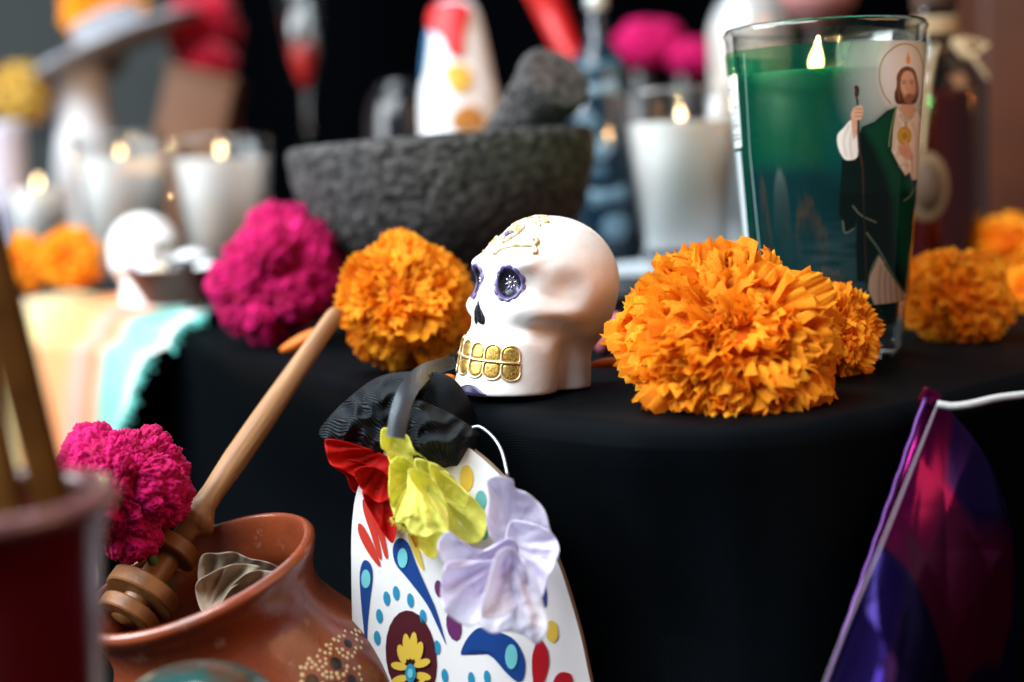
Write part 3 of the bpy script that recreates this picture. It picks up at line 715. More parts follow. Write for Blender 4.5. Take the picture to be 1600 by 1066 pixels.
    # seam and information panels on the left
    line([(1166, 100), (1174, 240), (1186, 390)], 5, srgb(3, 50, 38), a=0.95, smooth=0); line([(1175, 95), (1182, 240), (1196, 395)], 1.2, srgb(150, 190, 180), smooth=0, k=0.7)
    poly([(1143, 126), (1163, 124), (1169, 232), (1150, 236)], srgb(214, 220, 222), soft=0.8)
    for k in range(16):
        yy = 146 + k * 4.6; xx = 1145 + (yy - 126) * 0.06
        if k % 5 != 4: line([(xx, yy), (xx + 15, yy - 1.5)], 1.2 if k % 3 else 2.4, srgb(60, 66, 70), smooth=0, soft=0.9)
    line([(1151, 222), (1166, 219)], 2.5, srgb(20, 24, 24), smooth=0)
    poly([(1151, 240), (1167, 238), (1179, 392), (1162, 394)], srgb(196, 206, 210), soft=0.8)
    line([(1158, 240), (1170, 392)], 1.0, srgb(70, 84, 84), smooth=0)
    for k in range(30):
        yy = 244 + k * 4.9; xx = 1153 + (yy - 240) * 0.075; line([(xx + 7.5, yy), (xx + 13, yy - 0.6)], 0.9, srgb(120, 132, 134), smooth=0, k=0.7)
    V = []
    for j in range(nv + 1):
        r = gr(w[j]) + 0.0006
        for i in range(nu + 1): V.append((r * math.sin(u[i]), -r * math.cos(u[i]), w[j]))
    F = [(j * (nu + 1) + i, j * (nu + 1) + i + 1, (j + 1) * (nu + 1) + i + 1, (j + 1) * (nu + 1) + i) for j in range(nv) for i in range(nu)]
    return V, F, np.concatenate([rgb, al[..., None]], axis=2).reshape(-1, 4)
fm, nt, b = new_mat('printed_film')
va = nt.nodes.new('ShaderNodeVertexColor'); va.layer_name = 'print'
nt.links.new(va.outputs['Color'], b.inputs['Base Color']); b.inputs['Roughness'].default_value = 0.06
trn = nt.nodes.new('ShaderNodeBsdfTransparent'); setc(trn.inputs[0], (0.58, 0.84, 0.50))
ms = nt.nodes.new('ShaderNodeMixShader'); nt.links.new(va.outputs['Alpha'], ms.inputs[0]); nt.links.new(trn.outputs[0], ms.inputs[1]); nt.links.new(b.outputs[0], ms.inputs[2])
nt.links.new(ms.outputs[0], nt.nodes['Material Output'].inputs[0])
V, F, A = film(math.radians(-88), math.radians(88), 380, 440)
lab = mobj('printed_label', (V, F), fm, GREEN, attrs={'print': A}); lab.rotation_euler.z = -math.atan2(gb.x, gb.y)
lab['label'] = 'green printed label with a robed figure, halo, staff and gold medallion'
va2 = [(gr(w) + 0.0006, w) for w in (ZLO, ZHI)]
bv = [(r * math.sin(a), -r * math.cos(a), w) for r, w in va2 for a in np.linspace(math.radians(88), math.radians(272), 49)]
mobj('label_back', (bv, [(i, i + 1, 49 + i + 1, 49 + i) for i in range(48)]), glass_mat('green_film', (0.03, 0.50, 0.33), 0.1), GREEN).rotation_euler.z = -math.atan2(gb.x, gb.y)

# ================================================================== PAINTED BOARD HANGING BELOW THE SKULL
BN = Vector((-0.20, -0.96, 0.14)).normalized()
B0 = P(690, 850, 0.503)
def bpt(px, py, h=0.0): return plane_hit(px, py, B0, BN) + BN * h
BR = thing('painted_skull_board', 'white painted skull-shaped board with blue drops and yellow flower', 'board', bpt(740, 1100))
bo = BR.location.copy()
outl = catmull([(554, 1110), (551, 1000), (549, 900), (550, 820), (560, 760), (590, 705), (640, 680), (700, 685), (742, 707), (790, 752), (840, 815), (872, 880), (898, 960), (915, 1030), (926, 1110), (900, 1180), (740, 1210), (590, 1180)], 6, closed=True, as2=True)
front = fan(outl, lambda x, y, r, s: bpt(x, y) - bo, 3)
n = len(outl)
V = list(front[0]); F = [f[::-1] for f in front[1]]; fmi = [0] * len(F)
st = len(V) - n; bk = len(V)
for x, y in outl: V.append(bpt(x, y) - bo - BN * 0.006)
for i in range(n): F.append((st + i, bk + i, bk + (i + 1) % n, st + (i + 1) % n)); fmi.append(1)
F.append(tuple(bk + i for i in range(n))); fmi.append(1)
mobj('board_panel', (V, F), [M['board'], M['board_edge']], BR, fmat=fmi, smooth=False)
Z3 = lambda pts: [(480 + a / 2.026, 540 + b / 2.026) for a, b in pts]
paint = {k: mat('paint_' + k, c, 0.35) for k, c in dict(red=(0.52, 0.035, 0.02), blue=(0.008, 0.05, 0.24), cyan=(0.02, 0.26, 0.45), aqua=(0.16, 0.55, 0.60), maroon=(0.07, 0.008, 0.014), yellow=(0.72, 0.50, 0.06), purple=(0.13, 0.025, 0.12), dred=(0.42, 0.006, 0.015), teal=(0.12, 0.42, 0.42)).items()}
def motif(name, pts, col, h, zoomed=True, sm=4):
    if zoomed: pts = Z3(pts)
    if sm: pts = catmull(pts, sm, closed=True, as2=True)
    return mobj(name, fan(pts, lambda x, y, r, s: bpt(x, y, h) - bo, 2), paint[col], BR, smooth=False)
def oval(cx, cyy, rx, ry, rot=0, k=12): 
    c, s = math.cos(rot), math.sin(rot)
    return [(cx + rx * math.cos(a) * c - ry * math.sin(a) * s, cyy + rx * math.cos(a) * s + ry * math.sin(a) * c) for a in [2 * PI * i / k for i in range(k)]]
for q in ([(162, 565), (178, 572), (210, 630), (232, 692), (222, 694), (190, 650), (165, 600)], [(176, 490), (190, 495), (215, 560), (236, 665), (226, 668), (200, 590), (180, 530)], [(205, 505), (220, 510), (240, 580), (256, 665), (246, 668), (226, 600), (208, 540)]): motif('painted_stroke', q, 'red', 0.0003)
motif('painted_stroke', [(318, 598), (335, 600), (352, 640), (370, 708), (358, 700), (335, 650)], 'yellow', 0.0003)
for q in ([(180, 680), (200, 690), (208, 730), (200, 800), (192, 880), (188, 965), (180, 900), (170, 800), (167, 720)], [(290, 610), (320, 625), (345, 690), (380, 770), (410, 840), (440, 945), (425, 910), (380, 820), (320, 740), (280, 690), (272, 640)], [(487, 978), (505, 930), (545, 893), (600, 905), (655, 930), (688, 990), (686, 1050), (665, 1063), (630, 1035), (585, 985), (530, 962)], [(695, 705), (735, 720), (756, 770), (757, 822), (742, 822), (722, 770)]): motif('painted_drop', q, 'blue', 0.0003)
for a in ((187, 738, 15, 30), (303, 672, 16, 32), (647, 984, 20, 40)): motif('painted_spot', oval(*a), 'aqua', 0.0006, sm=0)
for a in ((282, 783), (252, 800), (327, 806), (367, 858), (229, 856), (222, 925), (230, 1020), (412, 955), (436, 1045), (520, 1055), (570, 1050), (200, 1075)): motif('painted_dot', oval(a[0], a[1], 10.5, 23, -0.1), 'cyan', 0.0003, sm=0)
motif('painted_disc', oval(330, 985, 80, 148, -0.12, 24), 'maroon', 0.0003, sm=0)
for k in range(12):
    a = 2 * PI * k / 12 + 0.2; motif('painted_petal', oval(330 + 38 * math.cos(a), 1030 + 82 * math.sin(a), 13, 50 - 24 * abs(math.cos(a)), a - PI / 2 if abs(math.sin(a)) < 0.5 else (a - PI / 2) * 0.0 + 0.35 * math.cos(a)), 'yellow', 0.0006 + 0.00004 * k, sm=0)
motif('painted_centre', oval(330, 1035, 17, 30), 'cyan', 0.0013, sm=0); motif('painted_centre', oval(330, 1035, 9, 16), 'aqua', 0.0016, sm=0)
for a in ((417, 770, 13, 28), (465, 885, 24, 50)): motif('painted_dot', oval(*a, -0.15), 'purple', 0.0003, sm=0)
motif('painted_dot', oval(775, 905, 20, 36, -0.1), 'yellow', 0.0003, sm=0); motif('painted_drop', [(735, 930), (760, 960), (765, 1010), (748, 1070), (730, 1090), (715, 1060), (713, 980)], 'dred', 0.0003)
motif('painted_drop', [(780, 1066), (800, 1035), (835, 1040), (840, 1075), (810, 1095)], 'dred', 0.0003)
motif('painted_dot', oval(505, 420, 22, 42), 'yellow', 0.0003, sm=0); motif('painted_dot', oval(550, 490, 18, 32), 'teal', 0.0003, sm=0); motif('painted_dot', oval(562, 590, 12, 26), 'teal', 0.0003, sm=0)

# ---- fabric pieces on the board
CALM, SHIFT = 0.62, -0.014
def sheet(name, pts, depth, mt, parent, amp=0.006, fr=0.02, dome=0.010, curl=0.0, seed=0.0, rings=16, sub=6, thick=0.0003, tilt=(0, 0), fray=0.0, rib=0.0, ribdir=(1, 0), zoomed=None, crease=0.0):
    if zoomed: pts = [zoomed(p) for p in pts]
    amp *= CALM; crease *= CALM; depth += SHIFT; fr *= 0.62
    pts = catmull(pts, sub, closed=True, as2=True)
    if fray:
        rr = random.Random(int(seed * 10) + 3); pts = [(x + rr.uniform(-fray, fray), y + rr.uniform(-fray, fray)) for x, y in pts]
    n_ = len(pts); cx = sum(p[0] for p in pts) / n_; cyy = sum(p[1] for p in pts) / n_
    def f(x, y, r, s):
        a = nz(x * fr + seed, y * fr, seed) + 0.5 * nz(x * fr * 2.3, y * fr * 2.3 + seed, 4)
        d = depth - dome * (1 - r * r) + amp * a + tilt[0] * (x - cx) + tilt[1] * (y - cyy) + curl * max(0, r - 0.6) ** 2 * 6 * math.sin(s * 2 * PI * 3 + seed)
        if crease: d += crease * abs(nz(x * fr * 1.7 + 9, y * fr * 1.7 + seed, 2.0))
        if rib: d += rib * math.sin((x * ribdir[0] + y * ribdir[1]) * 0.42 + 2.5 * nz(x * 0.02, y * 0.02, seed))
        return P(x, y, d) - parent.location
    o = mobj(name, fan(pts, f, rings), mt, parent); solid(o, thick); return o
T = thing('black_tulle_veil', 'black mesh tulle bow gathered with a grey satin ribbon below the skull', 'veil', P(640, 650, 0.52))
sheet('tulle_lobe', [(500, 681), (512, 655), (545, 622), (590, 590), (640, 581), (672, 590), (650, 640), (630, 690), (622, 735), (590, 722), (540, 700)], 0.526, M['tulle'], T, amp=0.006, crease=0.014, fr=0.030, dome=0.013, seed=1.3, rib=0.0, ribdir=(0.75, 0.65), rings=26, sub=9)
sheet('tulle_lobe', [(628, 668), (648, 628), (672, 632), (710, 650), (747, 676), (746, 690), (732, 722), (716, 738), (680, 730), (640, 722)], 0.518, M['tulle'], T, amp=0.005, crease=0.012, fr=0.030, dome=0.012, seed=4.1, rib=0.0, ribdir=(-0.3, 0.9), rings=26, sub=9)
sheet('tulle_lobe', [(600, 600), (650, 582), (705, 590), (740, 640), (745, 690), (700, 700), (630, 690)], 0.532, M['tulle'], T, amp=0.005, fr=0.02, dome=0.006, seed=7.7, rings=18)
rp = catmull([(712, 566, 0.545), (690, 571, 0.534), (662, 583, 0.510), (640, 606, 0.492), (626, 640, 0.484), (618, 684, 0.482)], 8)
V = []
for i, p in enumerate(rp):
    q = rp[min(i + 1, len(rp) - 1)]; q0 = rp[max(i - 1, 0)]; tx, ty = q.x - q0.x, q.y - q0.y; l = math.hypot(tx, ty); w = 9 + 6 * min(1, i / 20)
    for k in range(5):
        s = (k / 4 * 2 - 1) * w; V.append(P(p.x - ty / l * s, p.y + tx / l * s, p.z - 0.0012 * (1 - (s / w) ** 2)) - T.location)
mobj('ribbon', (V, [(i * 5 + k, i * 5 + k + 1, (i + 1) * 5 + k + 1, (i + 1) * 5 + k) for i in range(len(rp) - 1) for k in range(4)]), M['ribbon'], T)

def petal_sheet(pts, depth, mt, parent, at, zoomed, tilt=(0, 0), cup=0.004, pleat=0.0011, pk=9, lift=0.006, seed=0.0, fray=0.0, rings=18, sub=7, amp=0.0022):
    """thin cloth petal: pleats radiate from where it is sewn on, the rim lifts and waves"""
    pts = catmull([zoomed(p) for p in pts], sub, closed=True, as2=True)
    rr = random.Random(int(seed * 10) + 3)
    if fray: pts = [(x + rr.uniform(-fray, fray), y + rr.uniform(-fray, fray)) for x, y in pts]
    n_ = len(pts); cx = sum(p[0] for p in pts) / n_; cyy = sum(p[1] for p in pts) / n_
    def f(x, y, r, s):
        dx, dy = x - at[0], y - at[1]; dist = math.hypot(dx, dy); ang = math.atan2(dy, dx)
        w = min(1, dist / 70)
        d = depth + tilt[0] * (x - cx) + tilt[1] * (y - cyy) + cup * (1 - r * r)
        ph = ang * pk + 1.6 * nz(x * 0.012, y * 0.012, seed)
        d += pleat * w * (abs(math.sin(ph)) * 1.3 + 0.5 * math.sin(ph * 2.3 + seed))
        d += amp * nz(x * 0.022 + seed, y * 0.022, seed) + 0.5 * amp * abs(nz(x * 0.05, y * 0.05 + seed, 1.0))
        d -= lift * max(0, r - 0.55) ** 1.6 * (0.5 + 1.2 * nz(s * 7 + seed, 0.3, seed))
        return P(x, y, d) - parent.location
    o = mobj('fabric_petal', fan(pts, f, rings), mt, parent); solid(o, 0.00025); return o
zt = lambda p: (490 + p[0] / 3.552, 560 + p[1] / 3.552)
RF = thing('red_fabric_flower', 'crumpled red fabric petals under the black tulle', 'fabric flower', P(565, 750, 0.502))
RA = (615, 700)
petal_sheet([(120, 600), (200, 560), (330, 600), (440, 640), (445, 760), (420, 830), (350, 850), (270, 775), (210, 725), (180, 650)], 0.508, M['red_fab'], RF, RA, zt, (-0.00003, 0.00005), seed=2.2)
petal_sheet([(62, 470), (80, 450), (160, 460), (300, 500), (430, 560), (440, 660), (380, 720), (300, 690), (200, 640), (150, 610), (90, 580)], 0.503, M['red_fab'], RF, RA, zt, (0.00005, -0.00004), seed=8.4)
petal_sheet([(270, 740), (340, 700), (430, 740), (460, 900), (450, 1000), (430, 1022), (380, 960), (330, 880)], 0.501, M['red_fab'], RF, RA, zt, (-0.00005, -0.00002), seed=5.2)
petal_sheet([(230, 620), (330, 600), (420, 660), (430, 760), (370, 800), (300, 760), (250, 700)], 0.497, M['red_fab'], RF, RA, zt, (0.00006, 0.00006), seed=6.6)
YF = thing('yellow_fabric_flower', 'pale yellow fabric flower with frayed petals on the board', 'fabric flower', P(680, 770, 0.490))
YA = (652, 740)
petal_sheet([(560, 560), (660, 580), (740, 630), (830, 720), (910, 800), (955, 880), (955, 960), (920, 1020), (860, 1030), (780, 1000), (740, 900), (700, 780), (600, 680)], 0.497, M['yellow_fab'], YF, YA, zt, (-0.00006, 0.00003), seed=3.7, fray=0.4)
petal_sheet([(380, 395), (440, 392), (520, 430), (560, 510), (640, 575), (670, 640), (600, 680), (500, 640), (430, 590), (405, 520), (375, 490)], 0.497, M['yellow_fab'], YF, YA, zt, (0.00002, 0.00006), seed=1.1, fray=0.4)
petal_sheet([(580, 900), (660, 900), (710, 980), (700, 1040), (670, 1110), (620, 1090), (580, 1040)], 0.496, M['yellow_fab'], YF, YA, zt, (0, -0.00004), seed=6.2, fray=0.4)
petal_sheet([(425, 580), (480, 545), (540, 580), (600, 680), (590, 780), (540, 860), (480, 920), (440, 850), (420, 760), (418, 670)], 0.491, M['yellow_fab'], YF, YA, zt, (0.00011, 0), seed=5.9, fray=0.4)
petal_sheet([(530, 625), (620, 640), (700, 720), (745, 830), (748, 960), (690, 968), (610, 995), (540, 970), (500, 915), (455, 905), (490, 800), (520, 720)], 0.486, M['yellow_fab'], YF, YA, zt, (-0.00003, -0.00007), seed=9.2, fray=0.4, cup=-0.003)
petal_sheet([(525, 622), (600, 625), (680, 690), (740, 820), (735, 900), (680, 850), (620, 780), (560, 700)], 0.482, M['yellow_fab'], YF, YA, zt, (0.00008, -0.00004), seed=4.4, fray=0.3)
petal_sheet([(640, 590), (720, 640), (800, 700), (860, 780), (840, 830), (760, 800), (690, 720)], 0.487, M['yellow_fab'], YF, YA, zt, (-0.00004, 0.0001), seed=7.8, fray=0.3)
petal_sheet([(430, 890), (470, 880), (540, 930), (575, 990), (570, 1050), (530, 980), (480, 930)], 0.494, mat('amber_fabric', (0.70, 0.42, 0.04), 0.7, transl=0.3), YF, YA, zt, seed=7.2, fray=0.5)
fr_ = random.Random(4); hairs = []
for k in range(70):
    t = fr_.random(); a = Vector((425 + 120 * t + fr_.uniform(-6, 6), 880 + 80 * t ** 0.8, 0)); bx_ = a + Vector((fr_.uniform(-14, 6), fr_.uniform(12, 36), 0))
    hairs.append(tube([P(*zt(a[:2]), 0.490) - YF.location, P(*zt(((a + bx_) / 2 + Vector((3, 0, 0)))[:2]), 0.489) - YF.location, P(*zt(bx_[:2]), 0.490) - YF.location], 0.00008, 4))
mobj('frayed_threads', join(hairs), M['yellow_fab'], YF)['kind'] = 'stuff'
WF = thing('lavender_fabric_flower', 'white and lavender fabric flower at the right edge of the board', 'fabric flower', P(780, 870, 0.485))
z3 = lambda p: (480 + p[0] / 2.026, 540 + p[1] / 2.026)
WA = (795, 850)
petal_sheet([(570, 425), (605, 412), (650, 425), (655, 450), (700, 470), (750, 520), (772, 590), (795, 640), (785, 690), (750, 720), (690, 700), (640, 660), (590, 620), (568, 560), (575, 480)], 0.482, M['white_fab'], WF, WA, z3, (-0.00002, 0.00007), seed=2.4, pk=6, lift=0.010)
petal_sheet([(640, 560), (700, 560), (770, 590), (797, 640), (785, 690), (760, 740), (740, 800), (700, 760), (660, 700), (630, 640)], 0.478, M['white_fab'], WF, WA, z3, (-0.00010, 0), seed=3.3, pk=6, lift=0.010)
petal_sheet([(412, 640), (430, 600), (455, 592), (500, 625), (560, 650), (640, 610), (670, 650), (640, 700), (600, 740), (540, 740), (480, 720), (440, 700)], 0.474, M['white_fab'], WF, WA, z3, (0.00004, 0.00008), seed=5.5, pk=7, lift=0.009)
petal_sheet([(440, 690), (500, 680), (580, 680), (650, 660), (640, 730), (590, 800), (560, 850), (520, 888), (470, 870), (430, 830), (425, 760)], 0.469, M['white_fab'], WF, WA, z3, (0.00009, -0.00003), seed=6.5, pk=7, lift=0.009)
petal_sheet([(640, 640), (690, 680), (730, 760), (750, 830), (760, 900), (730, 945), (690, 920), (640, 905), (580, 910), (540, 860), (590, 760), (620, 690)], 0.464, M['white_fab'], WF, WA, z3, (-0.00008, -0.00002), seed=7.1, pk=7, lift=0.010, cup=-0.003)
petal_sheet([(600, 660), (650, 640), (680, 690), (690, 770), (660, 830), (600, 860), (550, 850), (570, 760)], 0.459, M['white_fab'], WF, WA, z3, (0.00012, -0.00002), seed=9.6, pk=6, lift=0.008)
wirep = catmull([(738, 668, 0.505), (752, 668, 0.504), (772, 685, 0.501), (785, 708, 0.497), (793, 742, 0.492)], 6)
tag(mobj('thin_wire', tube([P(p.x, p.y, p.z) for p in wirep], 0.00055, 6), M['wire']), 'thin bent grey wire rising above the lavender fabric flower', 'wire')
th = catmull([(708, 600, 0.527), (690, 602, 0.526), (672, 612, 0.524)], 6)
tag(mobj('loose_thread', tube([P(p.x, p.y, p.z) for p in th], 0.00018, 5), M['wire']), 'fine pale thread beside the ribbon under the skull chin', 'thread')
SHIFT = 0.0
orange_bit = mat('orange_petal_bit', (0.85, 0.22, 0.01), 0.5, transl=0.3)
def bit(label, pts, d, dome=0.002, tilt=(0, 0), m=None, name='fallen_petal'):
    r = thing(name, label, 'petal', P(pts[0][0], pts[0][1], d)); sheet('petal_blade', pts, d, m or orange_bit, r, amp=0.001, dome=dome, rings=5, tilt=tilt, thick=0.0004); return r
bit('short orange petal sticking out under the skull chin', [(686, 588), (700, 585), (710, 588), (709, 595), (690, 594)], 0.528)
bit('thin orange petal strip hanging under the skull', [(715, 617), (720, 613), (721, 620), (713, 627), (709, 625)], 0.524)
bit('narrow orange petal hanging against the black cloth', [(727, 625), (731, 640), (732, 660), (727, 661), (725, 645)], 0.524)
bit('loose orange petal on the cloth beside the magenta flower', [(438, 545), (460, 528), (485, 516), (500, 514), (498, 528), (470, 545), (445, 551)], 0.640)
bit('loose orange petal between the skull and the large marigold', [(922, 568), (945, 560), (975, 560), (990, 570), (950, 575), (928, 574)], 0.560)
bit('pinkish petal lying behind the skull', [(935, 512), (960, 488), (975, 500), (970, 540), (945, 556), (930, 545)], 0.62, m=mat('pink_petal', (0.42, 0.10, 0.14), 0.6), dome=0.008)

# ================================================================== COCKSCOMB FLOWERS
def cockscomb(label, loc, r, lumps, seed, mt, squash=(1, 1, 1), sub=6, name='cockscomb_flower', group=None, rough=1.0):
    root = thing(name, label, 'flower', loc, group=group); rr = random.Random(seed)
    v, f = ico(sub); v = v / np.linalg.norm(v, axis=1)[:, None]
    cs = []
    while len(cs) < lumps:
        c = Vector((rr.gauss(0, 1), rr.gauss(0, 1), rr.gauss(0, 1))).normalized()
        if all((c - o).length > 1.5 / math.sqrt(lumps) for o in cs) or rr.random() < 0.02: cs.append(c)
    C_ = np.array(cs); dots = np.clip(v @ C_.T, -1, 1); ang = np.arccos(dots); sz = 2.1 / math.sqrt(lumps)
    h = np.sqrt(np.maximum(0, 1 - (ang / sz) ** 2)).max(axis=1)
    out = []
    for i in range(len(v)):
        q = Vector(v[i]); n1 = noise.noise(q * 5 + Vector((seed, 0, 0))); w = q * 15 + Vector((n1, n1 * 1.3, seed)) * 1.6
        n2 = 1 - abs(noise.noise(w)) * 2; n3 = noise.noise(q * 42 + Vector((0, seed, 0))); n4 = noise.noise(q * 95)
        k = 0.76 + 0.22 * h[i] + (0.06 * (n2 - 0.3) + 0.022 * n3 + 0.012 * n4) * rough + 0.07 * n1 - 0.16 * max(0, 0.25 - abs(noise.noise(q * 4.2 + Vector((seed, 2, 1))))) * 4 * 0.5
        out.append(Vector((q.x * k * r * squash[0], q.y * k * r * squash[1], q.z * k * r * squash[2])))
    mobj('flower_head', (out, f), mt, root)
    return root
c1 = cockscomb('magenta cockscomb flower on the table left of the round marigold', P(434, 432, 0.745), 0.0400, 22, 3, M['magenta'], (0.92, 0.9, 1.0), 7)
c2 = cockscomb('magenta cockscomb flower resting in the clay pot behind the red cup', P(186, 764, 0.515), 0.0272, 16, 9, M['magenta'], (0.98, 0.9, 1.0), 7)
def stem(root, d, l=0.04):
    d = Vector(d).normalized(); mobj('stem', tube([d * 0.01, d * l], 0.0022, 8), mat('green_stem', (0.05, 0.12, 0.02), 0.6) if 'green_stem' not in bpy.data.materials else bpy.data.materials['green_stem'], root)
stem(c1, (0.1, 0.6, -0.55), 0.044); stem(c2, (0.35, 0.1, -1), 0.05)

# ================================================================== CLAY POT AND DIPPER
pa = (CAM_U * 0.86 + CAM_B * 0.24 + CAM_R * -0.30).normalized()
POTM = axis_matrix(P(306, 892, 0.505), pa, CAM_R)
POT = thing('clay_pot', 'brown glazed clay pot with dotted decoration holding a honey dipper', 'pot', mat=POTM)
cm = 0.0104
outer = [(4.15, -0.05), (4.22, -0.22), (4.12, -0.5), (3.86, -1.0), (3.72, -1.6), (3.80, -2.2), (4.2, -3.0), (4.75, -4.0), (5.15, -5.4), (5.25, -7.0), (4.9, -9.0), (4.1, -10.8), (3.1, -11.9), (0.05, -12.1)]
inner_ = [(0.05, -10.8), (3.0, -10.7), (4.6, -7.6), (4.5, -5.6), (3.9, -3.6), (3.5, -2.2), (3.4, -1.4), (3.65, -0.6), (3.85, -0.1), (4.0, 0.03)]
pp = smooth_prof([(a * cm, b * cm) for a, b in outer[::-1]], 5)[:-1] + smooth_prof([(a * cm, b * cm) for a, b in [outer[0]] + inner_[::-1]], 5)
pot_vf = lathe(pp, 96)
pot_vf = ([Vector((x * (1 + 0.006 * nz(x * 60, y * 60, z * 40)), y * (1 + 0.006 * nz(x * 60, y * 60, z * 40)), z)) for x, y, z in pot_vf[0]], pot_vf[1])
mobj('pot_body', pot_vf, M['terracotta'], POT)
PBVH = BVHTree.FromPolygons([Vector(v) for v in pot_vf[0]], pot_vf[1]); PI_ = POTM.inverted()
def pot_px(px, py):
    h = PBVH.ray_cast(PI_ @ CAM_O, (PI_.to_3x3() @ ray(px, py)).normalized()); return h[0], h[1]
z5 = lambda a, b: (150 + a / 2.502, 640 + b / 2.502)
def dab(c, r, name, mt, join_list=None, asp=1.0):
    q, nn = pot_px(*c)
    if q is None: return
    if nn.dot(PI_.to_3x3() @ CAM_B) < 0: nn = -nn
    x = nn.orthogonal().normalized(); y = nn.cross(x)
    vf = ([q + nn * 0.0004] + [q + x * r * math.cos(2 * PI * k / 14) + y * r * asp * math.sin(2 * PI * k / 14) + nn * 0.0001 for k in range(14)], [(0, 1 + k, 1 + (k + 1) % 14) for k in range(14)])
    if join_list is not None: join_list.append(vf)
    else: mobj(name, vf, mt, POT)
black_paint = mat('black_slip', (0.006, 0.005, 0.005), 0.3); cream_paint = mat('cream_slip', (0.62, 0.45, 0.24), 0.5)
blacks = [(937, 992, 0.0023), (845, 1060, 0.0024), (985, 915, 0.0018), (1000, 1058, 0.002), (935, 1085, 0.002)]
for a, b, r in blacks: dab(z5(a, b), r, 'black_spot', black_paint)
dl = []; pr = random.Random(21); placed = []
for k in range(2600):
    a, b = pr.uniform(795, 1040), pr.uniform(860, 1110)
    band = (a - 800) * 0.78; mid = 1062 - band
    if abs(b - mid) > 62 and not (a > 880 and b > 1000 and (a + b) % 3 < 1.6): continue
    if any(math.hypot(a - x, b - y) < r * 11500 + 11 for x, y, r in blacks): continue
    if any(math.hypot(a - x, b - y) < 17 for x, y in placed): continue
    placed.append((a, b)); dab(z5(a, b), pr.uniform(0.0006, 0.00085), 'd', cream_paint, dl)
mobj('cream_dots', join(dl), cream_paint, POT)['kind'] = 'stuff'
# crumpled husk inside
HK = thing('dry_husk', 'crumpled pale dry husk inside the clay pot', 'husk', P(390, 905, 0.505))
zh = lambda p: z5(*p)
HA = z5(430, 800)
for q, dd, tl_, sd in (([(410, 575), (480, 562), (540, 558), (600, 582), (680, 600), (740, 640), (730, 700), (640, 740), (520, 780), (430, 780), (400, 690)], 0.512, (0.0, 0.00004), 3.3), ([(390, 690), (450, 640), (540, 605), (640, 615), (600, 660), (530, 700), (480, 770), (420, 800)], 0.505, (0.00006, -0.00004), 6.1), ([(480, 780), (520, 700), (590, 640), (660, 630), (730, 650), (700, 720), (600, 770), (520, 800)], 0.503, (-0.00006, 0.00003), 8.2)):
    o = petal_sheet(q, dd, M['husk'], HK, HA, zh, tl_, seed=sd, pk=8, pleat=0.0016, lift=0.008); o.name = 'husk_leaf'; o.data.name = 'husk_leaf'
# dipper
d0 = P(527, 486, 0.600); d1 = P(196, 968, 0.512)
ax = (d0 - d1); DL = ax.length
DIP = thing('honey_dipper', 'pale wooden honey dipper leaning out of the clay pot', 'dipper', mat=axis_matrix(d1, ax, CAM_R))
def tpos(px_, py_): # fraction along dipper nearest to a picture point
    return ((px_ - 196) * (527 - 196) + (py_ - 968) * (486 - 968)) / ((527 - 196) ** 2 + (486 - 968) ** 2)
def zat(px_, py_):
    t = tpos(px_, py_); a, b = 0.512, 0.600; return DL * (t * a) / (b + t * (a - b)) if False else DL * t * a / (b - t * (b - a))
zc = zat(317, 824); z1 = zat(294, 876); z2 = zat(240, 938)
hand = [(0.0003, DL), (0.0030, DL - 0.0006), (0.0036, DL - 0.004), (0.0042, DL * 0.8), (0.0049, DL * 0.6), (0.0050, zc + 0.03), (0.0043, zc + 0.014), (0.0046, zc + 0.008), (0.0066, zc + 0.004), (0.0085, zc + 0.001), (0.0086, zc - 0.001), (0.006, zc - 0.003), (0.0040, zc - 0.0045), (0.0040, z1), (0.0004, z1)]
mobj('handle', lathe(hand[::-1], 40), M['wood'], DIP)
def ring(zc_, r, th, rin=0.0042):
    return lathe([(rin, zc_ - th), (r - 0.0006, zc_ - th), (r, zc_ - th + 0.0006), (r, zc_ + th - 0.0006), (r - 0.0006, zc_ + th), (rin, zc_ + th)], 110)
M['shaded_wood'] = mat('shaded_head_wood', (0.25, 0.10, 0.028), 0.45, c2=(0.14, 0.052, 0.014), scale=70, bump=0.2, bscale=300)  # dipper wood with the shade on its head put into the colour
mobj('core', lathe([(0.0004, -0.002), (0.0052, -0.001), (0.0058, z2), (0.0050, z1)], 32), M['shaded_wood'], DIP)
for zz_, r, th in ((z1, 0.0100, 0.0030), (z2, 0.0138, 0.0032), (max(z2 - 0.0095, 0.001), 0.0115, 0.0028)): mobj('ring', ring(zz_, r, th), M['shaded_wood'], DIP, smooth=False)

